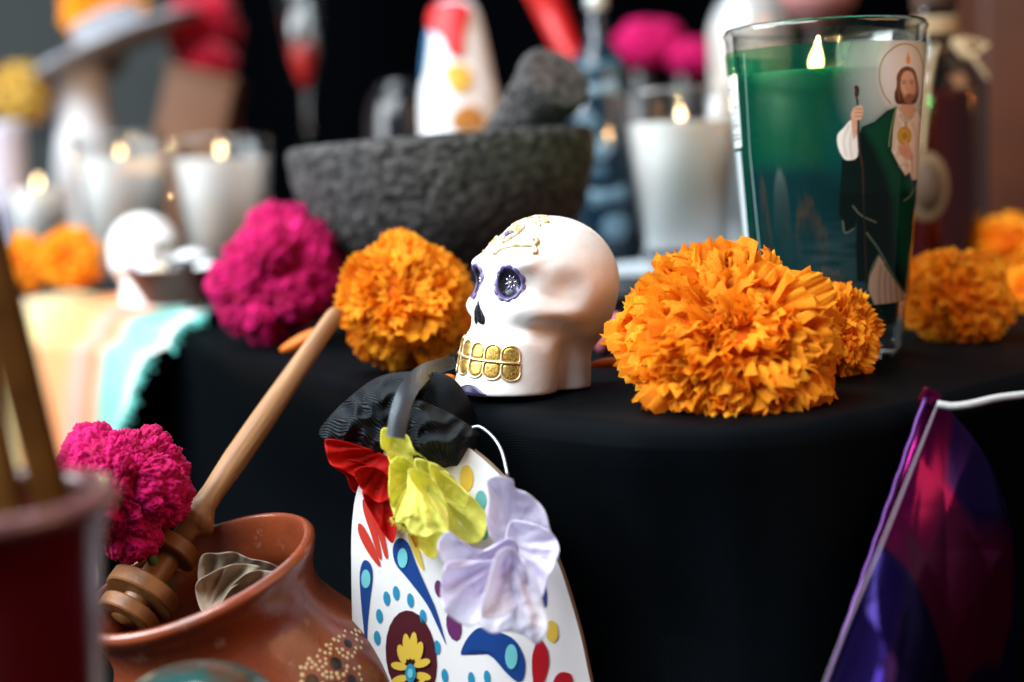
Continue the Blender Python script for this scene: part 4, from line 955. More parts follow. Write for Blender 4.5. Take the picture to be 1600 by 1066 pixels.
# ================================================================== RED CUP WITH STICKS, TEAL LID
cb = P(-40, 785, 0.335)
CUP = thing('red_cup', 'dark red glossy cup in the near left corner, out of focus', 'cup', (cb.x, cb.y, cb.z - 0.085))
mobj('cup_body', lathe(smooth_prof([(0.001, 0.0), (0.020, 0.0), (0.0245, 0.006), (0.0262, 0.03), (0.0272, 0.055), (0.0285, 0.072), (0.0312, 0.082), (0.0318, 0.085), (0.0300, 0.0853), (0.0270, 0.072), (0.0255, 0.05), (0.024, 0.012), (0.001, 0.008)], 4), 72), M['red_glass'], CUP)
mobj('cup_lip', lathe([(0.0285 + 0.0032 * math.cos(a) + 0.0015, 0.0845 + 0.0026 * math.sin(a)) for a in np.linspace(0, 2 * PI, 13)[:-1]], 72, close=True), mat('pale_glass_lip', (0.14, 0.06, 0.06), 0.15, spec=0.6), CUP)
def stick(label, a, b, w, th, m=None):
    a, b = Vector(a), Vector(b); ax_ = b - a
    r = thing('wooden_stick', label, 'stick', mat=axis_matrix(a, ax_, CAM_R))
    vf = box(w, th, ax_.length, min(w, th) * 0.18)
    mobj('stick_blade', ([Vector((v.x * (0.8 + 0.25 * v.z / ax_.length), v.y, v.z)) for v in vf[0]], vf[1]), m or M['brown_wood'], r)
stick('dark wooden stick in the red cup, the right one', P(104, 870, 0.333), P(-34, 330, 0.333), 0.0095, 0.006)
stick('dark wooden stick in the red cup, the left one', P(22, 870, 0.345), P(-100, 330, 0.345), 0.011, 0.006, mat('brown_wood_b', (0.13, 0.055, 0.012), 0.8, c2=(0.08, 0.032, 0.007), scale=60, spec=0.03))
tl = P(305, 1085, 0.415)
LID = thing('glazed_lid', 'teal and orange glazed clay lid at the bottom edge', 'lid', (tl.x, tl.y, tl.z - 0.012))
mobj('lid_dome', lathe(smooth_prof([(0.026, 0.0), (0.0262, 0.004), (0.022, 0.012), (0.014, 0.0175), (0.005, 0.0195), (0.0003, 0.0197)], 5), 56), M['teal'], LID)
mobj('lid_rim', lathe(smooth_prof([(0.0255, 0.0), (0.0275, 0.0012), (0.0275, 0.0035), (0.0258, 0.0045)], 3), 56), mat('orange_glaze', (0.45, 0.10, 0.02), 0.25), LID)

# ================================================================== PURPLE FOIL PENNANT AND STRINGS
FO = P(1452, 622, 0.480)
FOIL = thing('purple_foil_pennant', 'crumpled purple and magenta foil pennant hanging from the table edge', 'pennant', FO)
_fr = random.Random(12); FOLDS = [(_fr.uniform(-1.0, 1.0) + (PI if k % 2 else 0), _fr.uniform(-0.8, 0.8), (0.009 if k % 2 else -0.009) * _fr.uniform(0.6, 1.3)) for k in range(16)]
def fold_sum(x, y): return sum(ss * abs((x - 1440) / 150 * math.cos(na) + (y - 820) / 260 * math.sin(na) - cc) for na, cc, ss in FOLDS)
FMEAN = sum(fold_sum(1449 - 180 * v_ + (30 + 270 * v_) * u_, 622 + 520 * v_) for u_ in (0.1, 0.3, 0.5, 0.7, 0.9) for v_ in (0.1, 0.3, 0.5, 0.7, 0.9)) / 25
def foil(u, v):
    # v: 0 at the tip .. 1 at the bottom; u across
    vv = v ** 1.0; y = 622 + 520 * vv
    xl = 1449 - 180 * vv; xr = 1462 + 128 * (1 - (1 - vv) ** 5)
    x = xl + (xr - xl) * u
    d = 0.480 - 0.026 * vv - 0.035 * vv * math.sin(PI * min(1, u * 1.02)) ** 0.8 + 0.05 * u * vv
    g = Vector((x * 0.028, y * 0.014, 3.0))
    cell = noise.cell_vector(g * 0.9)
    d += (fold_sum(x, y) - FMEAN) * min(1, vv * 2.2) - 0.006 * min(1, vv * 3)
    return P(x, y, d) - FO
fv = grid(foil, 50, 70)
tri = []
for a, b, c, d in fv[1]: tri += [(a, b, c), (a, c, d)]
mf, nt, b = new_mat('purple_foil')
tc = nt.nodes.new('ShaderNodeTexCoord'); n1 = nt.nodes.new('ShaderNodeTexVoronoi'); n1.inputs['Scale'].default_value = 22; n1.feature = 'SMOOTH_F1'; n1.inputs['Smoothness'].default_value = 0.35
nt.links.new(tc.outputs['Object'], n1.inputs['Vector']); sp = nt.nodes.new('ShaderNodeSeparateColor'); nt.links.new(n1.outputs['Color'], sp.inputs[0])
rp_ = nt.nodes.new('ShaderNodeValToRGB'); nt.links.new(sp.outputs[0], rp_.inputs[0])
e = rp_.color_ramp.elements; e[0].position = 0.0; e[0].color = (0.007, 0.002, 0.06, 1); e[1].position = 1.0; e[1].color = (0.15, 0.002, 0.060, 1)
e2 = rp_.color_ramp.elements.new(0.5); e2.color = (0.014, 0.004, 0.075, 1); e3 = rp_.color_ramp.elements.new(0.62); e3.color = (0.12, 0.002, 0.062, 1)
nt.links.new(rp_.outputs[0], b.inputs['Base Color']); b.inputs['Metallic'].default_value = 0.9; b.inputs['Roughness'].default_value = 0.26
bpn = nt.nodes.new('ShaderNodeBump'); bpn.inputs['Strength'].default_value = 0.0; bpn.inputs['Distance'].default_value = 0.002
nt.links.new(n1.outputs['Distance'], bpn.inputs['Height']); nt.links.new(bpn.outputs['Normal'], b.inputs['Normal'])
mobj('foil_sheet', (fv[0], tri), mf, FOIL, smooth=False)
mobj('folded_tip', xf(box(0.006, 0.005, 0.006, 0.001, base=False), Matrix.Rotation(0.5, 4, 'Y')), mf, FOIL, smooth=False)
mobj('foil_edge', tube([P(1449 - 180 * t - 3, 622 + 520 * t, 0.478 - 0.026 * t) - FO + CAM_R * 0.00015 * math.sin(t * 70) for t in [k / 60 for k in range(61)]], 0.0010, 6), mat('violet_foil_edge', (0.06, 0.012, 0.11), 0.35, metal=0.6), FOIL)
def twine(name, label, pts, r, mt, turns=26, cat='string'):
    pts = catmull(pts, 34); W = [P(p.x, p.y, p.z) for p in pts]; root = thing(name, label, cat, W[0]); m = len(W)
    for s in range(3):
        path = []
        for i, p in enumerate(W):
            t = (W[min(i + 1, m - 1)] - W[max(i - 1, 0)]).normalized(); x = (CAM_U - t * CAM_U.dot(t)).normalized(); y = t.cross(x)
            a = turns * 2 * PI * i / m + s * 2 * PI / 3; path.append(p + (x * math.cos(a) + y * math.sin(a)) * r * 0.72 - W[0])
        mobj('strand', tube(path, r * 0.42, 7), mt, root)
    return root
twine('white_yarn', 'white twisted yarn running right from the foil pennant tip', [(1466, 632, 0.474), (1490, 635, 0.473), (1520, 631, 0.473), (1560, 622, 0.475), (1610, 616, 0.478), (1680, 608, 0.485)], 0.0012, M['yarn'], 20, 'yarn')
twine('thin_string', 'thin lilac string running down over the foil pennant', [(1464, 634, 0.470), (1420, 745, 0.452), (1370, 870, 0.436), (1330, 962, 0.430), (1280, 1090, 0.424)], 0.00045, mat('lilac_string', (0.22, 0.17, 0.24), 0.8), 46)

# ================================================================== STRIPED CLOTH AT THE LEFT
cols = [(0.00, (0.62, 0.66, 0.66)), (0.10, (0.66, 0.54, 0.36)), (0.26, (0.74, 0.58, 0.26)), (0.34, (0.74, 0.34, 0.15)), (0.48, (0.78, 0.27, 0.10)), (0.56, (0.56, 0.28, 0.24)), (0.62, (0.74, 0.19, 0.07)), (0.68, (0.17, 0.42, 0.36)), (0.80, (0.20, 0.46, 0.39)), (0.86, (0.62, 0.62, 0.58)), (0.94, (0.18, 0.48, 0.42)), (1.0, (0.82, 0.18, 0.06))]
def stripe(t):
    t = min(1, max(0, t))
    for (a, ca), (b, cb_) in zip(cols[:-1], cols[1:]):
        if t <= b:
            k = (t - a) / (b - a); return tuple(x + (y - x) * k for x, y in zip(ca, cb_))
    return cols[-1][1]
xl, xr = ground(-40, 500).x, ground(322, 505).x
def cl(u, v):
    x = xl + (xr - xl) * u; ye = y_edge(x); dy = (y_edge(x + 0.01) - y_edge(x - 0.01)) / 0.02; n = Vector((dy, -1, 0)).normalized()
    if v < 0.4:
        k = 1 - v / 0.4; return Vector((x, ye + k * 0.14, 0.004 + 0.004 * abs(nz(x * 20, k * 4)) + 0.002 * math.sin(x * 90)))
    t = (v - 0.4) / 0.6
    if t < 0.15:
        a = t / 0.15 * PI / 2; return Vector((x, ye, 0.004)) + n * 0.015 * math.sin(a) + Vector((0, 0, -0.015 * (1 - math.cos(a)) + 0.004 * abs(nz(x * 20, 0)) * (1 - t)))
    h = (t - 0.15) / 0.85; low = (0.145 if u < 0.8 else 0.145 - 0.25 * (u - 0.8)) 
    return Vector((x - 0.03 * h * (u > 0.0) * u, ye, 0.004)) + n * (0.027 + 0.012 * h * math.sin(x * 70 + 1) + 0.006 * nz(x * 30, h * 3) + 0.012 * h) + Vector((0, 0, -0.015 - h * low))
NU, NV = 90, 60
cv = grid(cl, NU, NV)
ca = []
for j in range(NV + 1):
    for i in range(NU + 1):
        u, v = i / NU, j / NV; c = stripe(u * 0.86 + 0.02 + 0.10 * (0.45 - v) + 0.03 * nz(u * 6, v * 3)); ca.append((c[0], c[1], c[2], 1))
SCL = thing('striped_cloth', 'pastel striped cloth in yellow, peach and teal draped over the left table edge', 'cloth', (xl, 0.9, 0))
so = SCL.location
o = mobj('cloth_sheet', ([Vector(p) - so for p in cv[0]], cv[1]), attr_mat('striped_weave', rough=0.8, bump=0.6, bscale=500), SCL, attrs={'print': ca}); solid(o, 0.0012)
fr = []; r5 = random.Random(5)
for j in range(22, NV + 1):
    p = Vector(cv[0][j * (NU + 1) + NU]) - so
    for k in range(3): fr.append(tube([p, p + Vector((r5.uniform(0.003, 0.008), -0.003, r5.uniform(-0.005, 0.002)))], 0.0007, 4))
mobj('fringe', join(fr), mat('teal_fringe', (0.12, 0.55, 0.48), 0.8), SCL)['kind'] = 'stuff'

# ================================================================== MORTAR AND PESTLE
mc = gdepth(712, 0.79, 0.0); mtop = P(712, 216, 0.79)
MH = mtop.z - 0.0; mr = 236 * 0.79 / FPX
tiltM = Matrix.Translation((mc.x, mc.y, 0.0)) @ Matrix.Rotation(math.radians(2.2), 4, CAM_B)
MOR = thing('stone_mortar', 'grey volcanic stone mortar bowl on three legs behind the skull', 'mortar', mat=tiltM)
mp = [(0.001, MH * 0.24), (mr * 0.45, MH * 0.25), (mr * 0.68, MH * 0.35), (mr * 0.88, MH * 0.55), (mr * 0.97, MH * 0.76), (mr * 1.0, MH * 0.93), (mr * 0.995, MH - 0.003), (mr * 0.97, MH), (mr * 0.90, MH - 0.001), (mr * 0.85, MH - 0.008), (mr * 0.6, MH - 0.035), (0.001, MH - 0.05)]
vf = lathe(smooth_prof(mp, 12), 360)
def rough_stone(v):
    q = Vector(v); n = noise.noise(q * 260) * 0.0008 + noise.noise(q * 430) * 0.0006 + min(0, noise.noise(q * 330 + Vector((5, 5, 5))) + 0.25) * 0.003 + noise.noise(q * 30) * 0.0006
    return q + Vector((q.x, q.y, 0.3 * (q.z - 0.05))).normalized() * n
mobj('mortar_bowl', ([rough_stone(v) for v in vf[0]], vf[1]), M['stone'], MOR)
for k in range(3):
    a = -PI / 2 + 2 * PI * k / 3 + 0.5; b0 = Vector((math.cos(a) * mr * 0.50, math.sin(a) * mr * 0.50, 0)); vf = lathe(smooth_prof([(0.0005, 0), (0.012, 0.001), (0.015, 0.02), (0.022, 0.06), (0.0005, 0.061)], 5), 28)
    mobj('leg', ([rough_stone(Vector(v) + b0) for v in vf[0]], vf[1]), M['stone'], MOR)
p0 = P(775, 245, 0.785); p1 = P(872, 118, 0.735)
PES = thing('stone_pestle', 'thick grey stone pestle leaning inside the mortar', 'pestle', mat=axis_matrix(p0, p1 - p0, CAM_R)); PL = (p1 - p0).length
vf = lathe(smooth_prof([(0.0005, 0), (0.012, 0.001), (0.0150, PL * 0.3), (0.0175, PL * 0.7), (0.0195, PL - 0.006), (0.0175, PL), (0.0005, PL + 0.001)], 6), 60)
mobj('pestle_shaft', ([rough_stone(v) for v in vf[0]], vf[1]), M['stone'], PES)

# ================================================================== BACKGROUND, LEFT
gw = gdepth(232, 0.96, 0.0)
s2 = obj('plain_skull', skull_me.copy(), None); s2.location = gw; s2.rotation_euler = (0, 0, math.radians(-70)); s2.scale = (0.98, 0.98, 0.98)
tag(s2, 'plain white skull out of focus in front of the left candles', 'skull')
bw = P(283, 488, 0.88); bw = gdepth(283, 0.88, 0.010)
BOWL = thing('clay_bowl', 'small dark red-brown clay bowl of pebbles on the striped cloth', 'bowl', bw)
rbw = 82 * 0.88 / FPX
mobj('bowl_body', lathe(smooth_prof([(0.001, 0), (rbw * 0.6, 0.0), (rbw * 0.68, 0.003), (rbw, 0.020), (rbw * 0.96, 0.0205), (rbw * 0.65, 0.006), (0.001, 0.005)], 5), 48), mat('dark_clay', (0.10, 0.022, 0.016), 0.4), BOWL)
r6 = random.Random(6); pm = [mat('pebble_black', (0.012, 0.014, 0.013), 0.25), mat('pebble_white', (0.68, 0.70, 0.70), 0.3), mat('pebble_cream', (0.55, 0.46, 0.30), 0.4), mat('pebble_rust', (0.55, 0.16, 0.07), 0.4)]
names = ['black', 'white', 'cream', 'rust orange']; 
spec = [(-0.016, 0, 1, 0.009), (0.003, -0.006, 0, 0.011), (0.014, 0.002, 0, 0.010), (-0.003, 0.008, 3, 0.008), (-0.008, -0.008, 2, 0.008), (0.006, 0.012, 1, 0.010), (0.020, -0.008, 1, 0.009)]
where = ['at the bowl\'s left', 'at the bowl\'s front', 'right of the middle', 'at the back', 'front left', 'topmost at the back', 'at the right rim']
for (x, y, c, r), wh in zip(spec, where):
    v, f = ico(3); o = mobj('pebble', ([Vector((q[0] * r * 1.2, q[1] * r, q[2] * r * 0.75)) * (1 + 0.1 * nz(q[0] * 2, q[1] * 2, q[2] + r * 900)) for q in v], f), pm[c])
    o.location = bw + Vector((x, y, 0.019 + (0.006 if 'topmost' in wh else 0))); tag(o, names[c] + ' pebble in the clay bowl, ' + wh, 'pebble', 'pebbles in the clay bowl')
marigold('orange marigold at the far left edge beside the plain skull', P(112, 402, 1.0), look(0.1, 0.3), 0.0235, 0.95, 150, 31, single=False)
marigold('orange marigold cut by the left edge of the picture', P(35, 412, 1.03), look(-0.3, 0.4), 0.0245, 0.8, 150, 32, single=False)
marigold('orange marigold at the right edge, half hidden behind another', P(1580, 385, 0.83), look(-0.1, 0.5), 0.0230, 0.8, 150, 33, single=False)
marigold('lowest orange marigold cut by the right edge', P(1612, 455, 0.74), look(-0.1, 0.5), 0.0165, 0.8, 130, 34, single=False)

white_cloth = mat('white_dress', (0.70, 0.73, 0.78), 0.7)
dl_ = gdepth(150, 1.55, 0.0)
DOLL = thing('doll_with_hat', 'doll in a white dress and tilted grey hat with orange flowers', 'doll', dl_)
def zpx(y, x=150, d=1.55): return P(x, y, d).z
k_ = 1.55 / FPX
mobj('dress', lathe(smooth_prof([(62 * k_, 0.0), (60 * k_, zpx(330)), (48 * k_, zpx(240)), (36 * k_, zpx(140)), (30 * k_, zpx(108)), (0.001, zpx(104))], 5), 40), white_cloth, DOLL)
hm = axis_matrix(P(180, 62, 1.50) - dl_, CAM_U + CAM_R * 0.42 * -1 + CAM_B * 0.2, CAM_R)
mobj('hat', xf(lathe(smooth_prof([(0.001, 0.03), (0.035, 0.028), (0.045, 0.004), (0.088, 0.0), (0.090, -0.008), (0.04, -0.012), (0.001, -0.012)], 4), 48), hm), mat('grey_felt', (0.16, 0.17, 0.20), 0.5, c2=(0.34, 0.36, 0.40), scale=40), DOLL)
mobj('head', ([Vector(q) * 0.022 + P(165, 92, 1.56) - dl_ for q in ico(3)[0]], ico(3)[1]), mat('doll_face', (0.12, 0.12, 0.14), 0.6), DOLL)
v = box(0.050, 0.04, 0.085, 0.008); mobj('navy_shawl', ([p + P(98, 215, 1.60) - dl_ for p in v[0]], v[1]), mat('navy_cloth', (0.004, 0.012, 0.028), 0.7), DOLL)
marigold('orange flower on top of the tilted grey hat', P(160, 15, 1.50), look(0, 0.9), 0.050, 0.62, 120, 41, single=False, name='hat_flower')
marigold('yellow flower at the far left above the low candle', P(32, 150, 1.5), look(0, 0.3), 0.036, 1.2, 110, 42, single=False, name='yellow_flower', material=mat('yellow_petal', (0.62, 0.40, 0.07), 0.6, transl=0.2))
fl = gdepth(8, 1.45, 0.0); o = thing('lavender_paper_bag', 'pale lavender paper bag at the far left edge', 'bag', fl); mobj('bag_body', lathe(smooth_prof([(0.001, 0), (0.024, 0.0), (0.027, 0.05), (0.030, P(8, 215, 1.45).z), (0.026, P(8, 210, 1.45).z), (0.001, 0.04)], 4), 24), mat('lavender_paper', (0.50, 0.54, 0.72), 0.7), o)
bxp = P(245, 175, 1.42); o = thing('brown_carton', 'tilted brown cardboard box behind the left candles', 'box', mat=axis_matrix(gdepth(258, 1.42, 0.0), CAM_U + CAM_R * 0.22, CAM_R))
bm_ = mat('cardboard', (0.11, 0.040, 0.010), 0.7, c2=(0.08, 0.028, 0.007), scale=12)
hh = P(245, 118, 1.42).z; mobj('carton_body', box(0.068, 0.05, hh, 0.002), bm_, o); mobj('carton_flap', ([p + Vector((0.0, 0, hh)) for p in box(0.072, 0.054, 0.006, 0.001)[0]], box(0.072, 0.054, 0.006, 0.001)[1]), bm_, o)
for i, (a, b, d, r, lb) in enumerate(((318, 45, 1.55, 0.044, 'uppermost'), (322, 118, 1.52, 0.038, 'middle'), (335, 190, 1.50, 0.028, 'lowest'))): cockscomb('red cockscomb flower behind the brown box, the %s of three' % lb, P(a, b, d), r, 12, 50 + i, M['redcomb'], sub=5, name='red_cockscomb_flower', group='red cockscomb column')
# stemmed glass of red drink
fg = gdepth(492, 1.45, 0.0); k_ = 1.45 / FPX
FLU = thing('stemmed_glass', 'tall stemmed glass with red drink against the black backdrop', 'glass', fg)
zt_ = lambda y: P(492, y, 1.45).z
mobj('glass_body', lathe([(0.020, 0), (0.003, 0.004), (0.003, zt_(150)), (10 * k_, zt_(140)), (24 * k_, zt_(90)), (38 * k_, zt_(-20)), (37 * k_, zt_(-20)), (22 * k_, zt_(90)), (0.001, zt_(138))], 40), glass_mat('flute_glass', (0.9, 0.92, 0.92), 0.05, boost=2.0), FLU)
mobj('drink', lathe([(0.0005, zt_(137)), (8 * k_, zt_(130)), (20 * k_, zt_(95)), (22 * k_, zt_(72)), (0.0005, zt_(71))], 32), mat('red_drink', (0.50, 0.02, 0.02), 0.2), FLU)

# ================================================================== BACKGROUND, CENTRE
gp = gdepth(640, 1.2, 0.0); o = thing('black_jug', 'black glossy jug behind the mortar, left of the white doll', 'jug', gp); hz = P(640, 128, 1.2).z
mobj('jug_body', lathe(smooth_prof([(0.001, 0), (0.025, 0), (0.033, 0.05), (0.030, hz - 0.03), (0.020, hz - 0.006), (0.012, hz), (0.001, hz)], 5), 40), mat('black_glaze', (0.006, 0.007, 0.009), 0.12), o)
mobj('jug_handle', tube([Vector((0.02 + 0.02 * math.cos(a), -0.02, hz - 0.04 + 0.03 * math.sin(a))) for a in np.linspace(-1.5, 1.8, 14)], 0.004, 8), mat('black_glaze_b', (0.006, 0.007, 0.009), 0.2), o)
wd = gdepth(730, 1.06, 0.0); k_ = 1.06 / FPX; zt_ = lambda y: P(730, y, 1.06).z
WD = thing('white_figurine', 'white robed figurine with red front and yellow sash behind the mortar', 'figurine', wd)
prof = smooth_prof([(56 * k_, 0), (62 * k_, zt_(190)), (54 * k_, zt_(120)), (42 * k_, zt_(50)), (34 * k_, zt_(20)), (22 * k_, zt_(8)), (0.0005, zt_(4))], 6)
mobj('robe', lathe(prof, 48), mat('white_ceramic', (0.74, 0.77, 0.82), 0.3), WD)
def wd_patch(name, pts, mt, off=0.002):
    rr = lambda z: float(np.interp(z, [p[1] for p in prof], [p[0] for p in prof]))
    def f(x, y, r, s):
        z = zt_(y); R = rr(z) + off; a = math.asin(max(-0.97, min(0.97, (x - 730) * k_ / R))) - math.atan2(wd.x, wd.y); return Vector((R * math.sin(a), -R * math.cos(a), z))
    o = mobj(name, fan(catmull(pts, 4, closed=True, as2=True), f, 8), mt, WD); solid(o, 0.002)
wd_patch('red_front', [(686, 28), (700, 16), (735, 14), (752, 26), (742, 60), (738, 94), (718, 92), (708, 66), (692, 52)], paint['dred'] if False else mat('figurine_red', (0.52, 0.008, 0.012), 0.5))
wd_patch('yellow_sash', [(708, 112), (738, 108), (750, 124), (742, 146), (718, 146)], mat('figurine_yellow', (0.60, 0.34, 0.03), 0.5)); wd_patch('ochre_hem', [(720, 180), (745, 168), (766, 184), (760, 205), (720, 204)], mat('figurine_ochre', (0.42, 0.17, 0.03), 0.5))
wd_patch('blue_trim', [(676, 60), (688, 50), (686, 80), (678, 120), (674, 110)], mat('figurine_blue', (0.02, 0.14, 0.32), 0.5), 0.001)
rb = catmull([(838, -30, 1.1), (862, 20, 1.1), (884, 70, 1.09), (897, 92, 1.08)], 8); RBN = thing('red_ribbon', 'red ribbon hanging diagonally beside the dark bottle', 'ribbon', P(862, 20, 1.1))
V = []
for i, p in enumerate(rb):
    w = 24 - 12 * (i / len(rb)) ** 2
    for s in (-1, -0.3, 0.3, 1): V.append(P(p.x + w * s, p.y - w * s * 0.45, p.z + 0.006 * s * s) - RBN.location)
o = mobj('ribbon_strip', (V, [(i * 4 + k, i * 4 + k + 1, i * 4 + k + 5, i * 4 + k + 4) for i in range(len(rb) - 1) for k in range(3)]), mat('red_satin', (0.55, 0.006, 0.008), 0.4, transl=0.2), RBN); solid(o, 0.0006)
bt = gdepth(945, 1.04, 0.0); k_ = 1.04 / FPX; zt_ = lambda y: P(945, y, 1.04).z
BOT = thing('dark_blue_bottle', 'dark blue bottle with pale printing between mortar and white candle', 'bottle', bt)
bprof = [(0.001, 0), (58 * k_, 0), (60 * k_, 0.004), (52 * k_, zt_(200)), (45 * k_, zt_(120)), (40 * k_, zt_(95)), (18 * k_, zt_(70)), (14 * k_, zt_(40)), (14 * k_, zt_(-30)), (0.001, zt_(-31))]
mobj('bottle_body', lathe(bprof, 56), mat('navy_glass', (0.004, 0.016, 0.030), 0.12, spec=0.6), BOT)
mobj('cap_ring', lathe([(15 * k_, zt_(20)), (17 * k_, zt_(18)), (17 * k_, zt_(-5)), (15 * k_, zt_(-6))], 40), mat('pale_metal', (0.5, 0.56, 0.55), 0.3, metal=0.6), BOT)
def bot_patch(name, pts, mt):
    rr = lambda z: float(np.interp(z, [p[1] for p in bprof[2:7]], [p[0] for p in bprof[2:7]]))
    def f(x, y, r, s):
        z = zt_(y); R = rr(z) + 0.0015; a = math.asin(max(-0.97, min(0.97, (x - 945) * k_ / R))) - math.atan2(bt.x, bt.y); return Vector((R * math.sin(a), -R * math.cos(a), z))
    mobj(name, fan(pts, f, 5), mt, BOT)
pb = mat('pale_print', (0.10, 0.18, 0.24), 0.5); pb2 = mat('blue_print', (0.012, 0.055, 0.09), 0.5)
for nm, q, m_ in (('shoulder_label', [(893, 108), (905, 98), (975, 96), (985, 112), (970, 122), (910, 124)], pb2), ('print_band', [(912, 135), (972, 128), (975, 152), (915, 158)], pb), ('print_emblem', [(908, 180), (930, 174), (945, 190), (942, 212), (915, 210)], pb2), ('print_emblem', [(935, 220), (955, 214), (966, 232), (950, 250), (934, 244)], pb), ('print_band', [(925, 296), (980, 290), (982, 314), (928, 320)], pb), ('print_emblem', [(950, 336), (975, 332), (985, 350), (975, 372), (950, 370), (942, 352)], pb), ('print_emblem', [(920, 262), (950, 258), (956, 274), (922, 280)], pb2)): bot_patch(nm, q, m_)
ds = gdepth(1060, 0.93, 0.0); o = thing('white_dish', 'pale white dish under the white candle', 'dish', ds); mobj('dish_body', lathe(smooth_prof([(0.001, 0.0), (0.05, 0.0), (0.062, 0.012), (0.064, 0.0165), (0.06, 0.0165), (0.05, 0.0145), (0.001, 0.0145)], 4), 64), mat('pale_ceramic', (0.62, 0.70, 0.76), 0.3), o)
cockscomb('magenta cockscomb flower far behind, above the white candle', P(1015, 70, 1.4), 0.034, 10, 61, M['magenta'], (1.1, 0.9, 0.8), sub=5, name='far_cockscomb_flower'); cockscomb('magenta cockscomb flower behind, partly hidden by the green candle glass', P(1082, 92, 1.38), 0.026, 10, 62, M['magenta'], (1.2, 0.9, 0.8), sub=5, name='far_cockscomb_flower')
for rx_, px_, dd in ((0.03, 1015, 1.45), (0.028, 1082, 1.43)):
    g_ = gdepth(px_, dd, 0.0); o = thing('black_vase', 'black vase under the far magenta flower, %s' % ('left one' if px_ < 1050 else 'right one'), 'vase', g_); mobj('vase_body', lathe(smooth_prof([(0.001, 0), (rx_ * 0.7, 0), (rx_, 0.06), (rx_ * 0.6, P(px_, 125, dd).z), (rx_ * 0.5, P(px_, 122, dd).z), (0.001, 0.05)], 5), 32), mat('black_vase_%d' % px_, (0.004, 0.004, 0.006), 0.3), o)
sj = gdepth(1178, 1.0, 0.0); k_ = 1.0 / FPX; zt_ = lambda y: P(1178, y, 1.0).z
o = thing('silver_white_jar', 'silvery white rounded jar behind the green candle rim', 'jar', sj); mobj('jar_body', lathe(smooth_prof([(0.001, 0), (50 * k_, 0), (58 * k_, zt_(250)), (64 * k_, zt_(80)), (62 * k_, zt_(40)), (48 * k_, zt_(8)), (30 * k_, zt_(-8)), (30 * k_, zt_(-40)), (0.001, zt_(-41))], 6), 48), mat('silver_white', (0.55, 0.58, 0.60), 0.25, metal=0.3, c2=(0.28, 0.31, 0.33), scale=40), o)
pk = gdepth(1282, 1.15, 0.0); zt_ = lambda y: P(1282, y, 1.15).z; k_ = 1.15 / FPX
o = thing('pink_bowl', 'pale pink bowl on a dark foot far behind the green candle', 'bowl', pk)
mobj('bowl_body', lathe(smooth_prof([(0.012, zt_(44)), (30 * k_, zt_(38)), (56 * k_, zt_(14)), (62 * k_, zt_(-14)), (59 * k_, zt_(-14)), (50 * k_, zt_(10)), (0.001, zt_(26))], 5), 44), mat('pink_ceramic', (0.42, 0.19, 0.19), 0.4), o)
mobj('bowl_foot', lathe(smooth_prof([(0.001, 0.0), (44 * k_, 0.0), (40 * k_, 0.01), (0.012, 0.03), (0.010, zt_(50)), (0.014, zt_(43)), (0.001, zt_(42))], 5), 36), mat('dark_foot', (0.02, 0.008, 0.006), 0.4), o)

# ================================================================== BACKGROUND, RIGHT
lb = gdepth(1462, 0.86, 0.0); k_ = 0.86 / FPX; zt_ = lambda y: P(1462, y, 0.86).z
LQ = thing('liquor_bottle', 'dark glass bottle of red liquor tied with twine, behind the green candle', 'bottle', lb)
mobj('glass_body', lathe(smooth_prof([(0.001, 0), (72 * k_, 0), (78 * k_, 0.004), (78 * k_, zt_(200)), (76 * k_, zt_(130)), (60 * k_, zt_(108)), (34 * k_, zt_(92)), (30 * k_, zt_(60)), (30 * k_, zt_(20)), (29 * k_, zt_(18))], 5), 56), glass_mat('brown_glass', (0.55, 0.40, 0.28), 0.04, boost=2.2), LQ)
mobj('liquor', lathe(smooth_prof([(0.001, 0.01), (52 * k_, 0.010), (54 * k_, zt_(180)), (48 * k_, zt_(146)), (0.001, zt_(144))], 4), 40), mat('red_liquor', (0.10, 0.003, 0.004), 0.15), LQ)
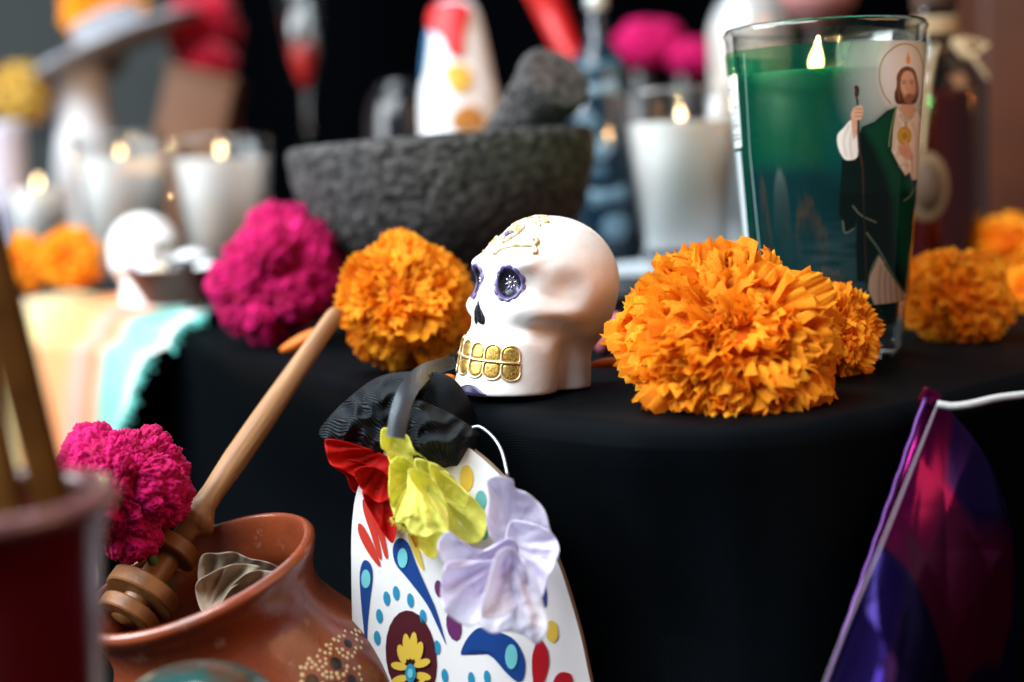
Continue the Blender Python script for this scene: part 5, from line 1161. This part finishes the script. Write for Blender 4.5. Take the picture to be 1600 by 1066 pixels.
mobj('stopper', lathe([(0.001, zt_(-20)), (34 * k_, zt_(-18)), (34 * k_, zt_(16)), (28 * k_, zt_(24)), (0.001, zt_(25))], 32), mat('dark_cork', (0.03, 0.012, 0.006), 0.7), LQ)
tw = mat('twine', (0.34, 0.25, 0.14), 0.9)
for q in range(4): mobj('twine_wrap', tube([Vector((33 * k_ * math.cos(a), 33 * k_ * math.sin(a), zt_(56) + q * 0.0024)) for a in np.linspace(0, 2 * PI, 28)], 0.0015, 6), tw, LQ)
for pts in ([(1490, 62, 0.83), (1515, 70, 0.825), (1540, 74, 0.83), (1530, 66, 0.83), (1500, 60, 0.83)], [(1488, 66, 0.83), (1505, 86, 0.825), (1525, 84, 0.82), (1545, 70, 0.82)], [(1490, 60, 0.83), (1520, 90, 0.82), (1545, 125, 0.82)], [(1462, 70, 0.82), (1450, 130, 0.80), (1440, 240, 0.79)]): mobj('twine_bow', tube([P(p.x, p.y, p.z) - lb for p in catmull(pts, 6)], 0.0014, 6), tw, LQ)
tg = P(1448, 292, 0.79); mobj('round_tag', xf(lathe([(0.0004, 0), (0.0145, 0), (0.0150, 0.0006), (0.0145, 0.0012), (0.0004, 0.0012)], 32), axis_matrix(tg - lb, CAM_B + CAM_R * -0.3, CAM_R) @ Matrix.Diagonal((0.8, 1.3, 1, 1))), mat('kraft_tag', (0.10, 0.055, 0.02), 0.8), LQ)
mobj('tag_centre', xf(lathe([(0.0004, 0.0014), (0.0105, 0.0014), (0.0105, 0.0020), (0.0004, 0.0020)], 32), axis_matrix(tg - lb, CAM_B + CAM_R * -0.3, CAM_R) @ Matrix.Diagonal((0.8, 1.3, 1, 1))), mat('kraft_tag_dark', (0.05, 0.024, 0.008), 0.8), LQ)
bb = gdepth(1640, 1.35, 0.0); o = thing('brown_wooden_box', 'tall brown wooden box at the right edge of the background', 'box', bb); mobj('box_body', box(0.16, 0.1, P(1640, -120, 1.35).z, 0.004), mat('warm_wood', (0.085, 0.021, 0.005), 0.6, c2=(0.05, 0.012, 0.003), scale=9), o)
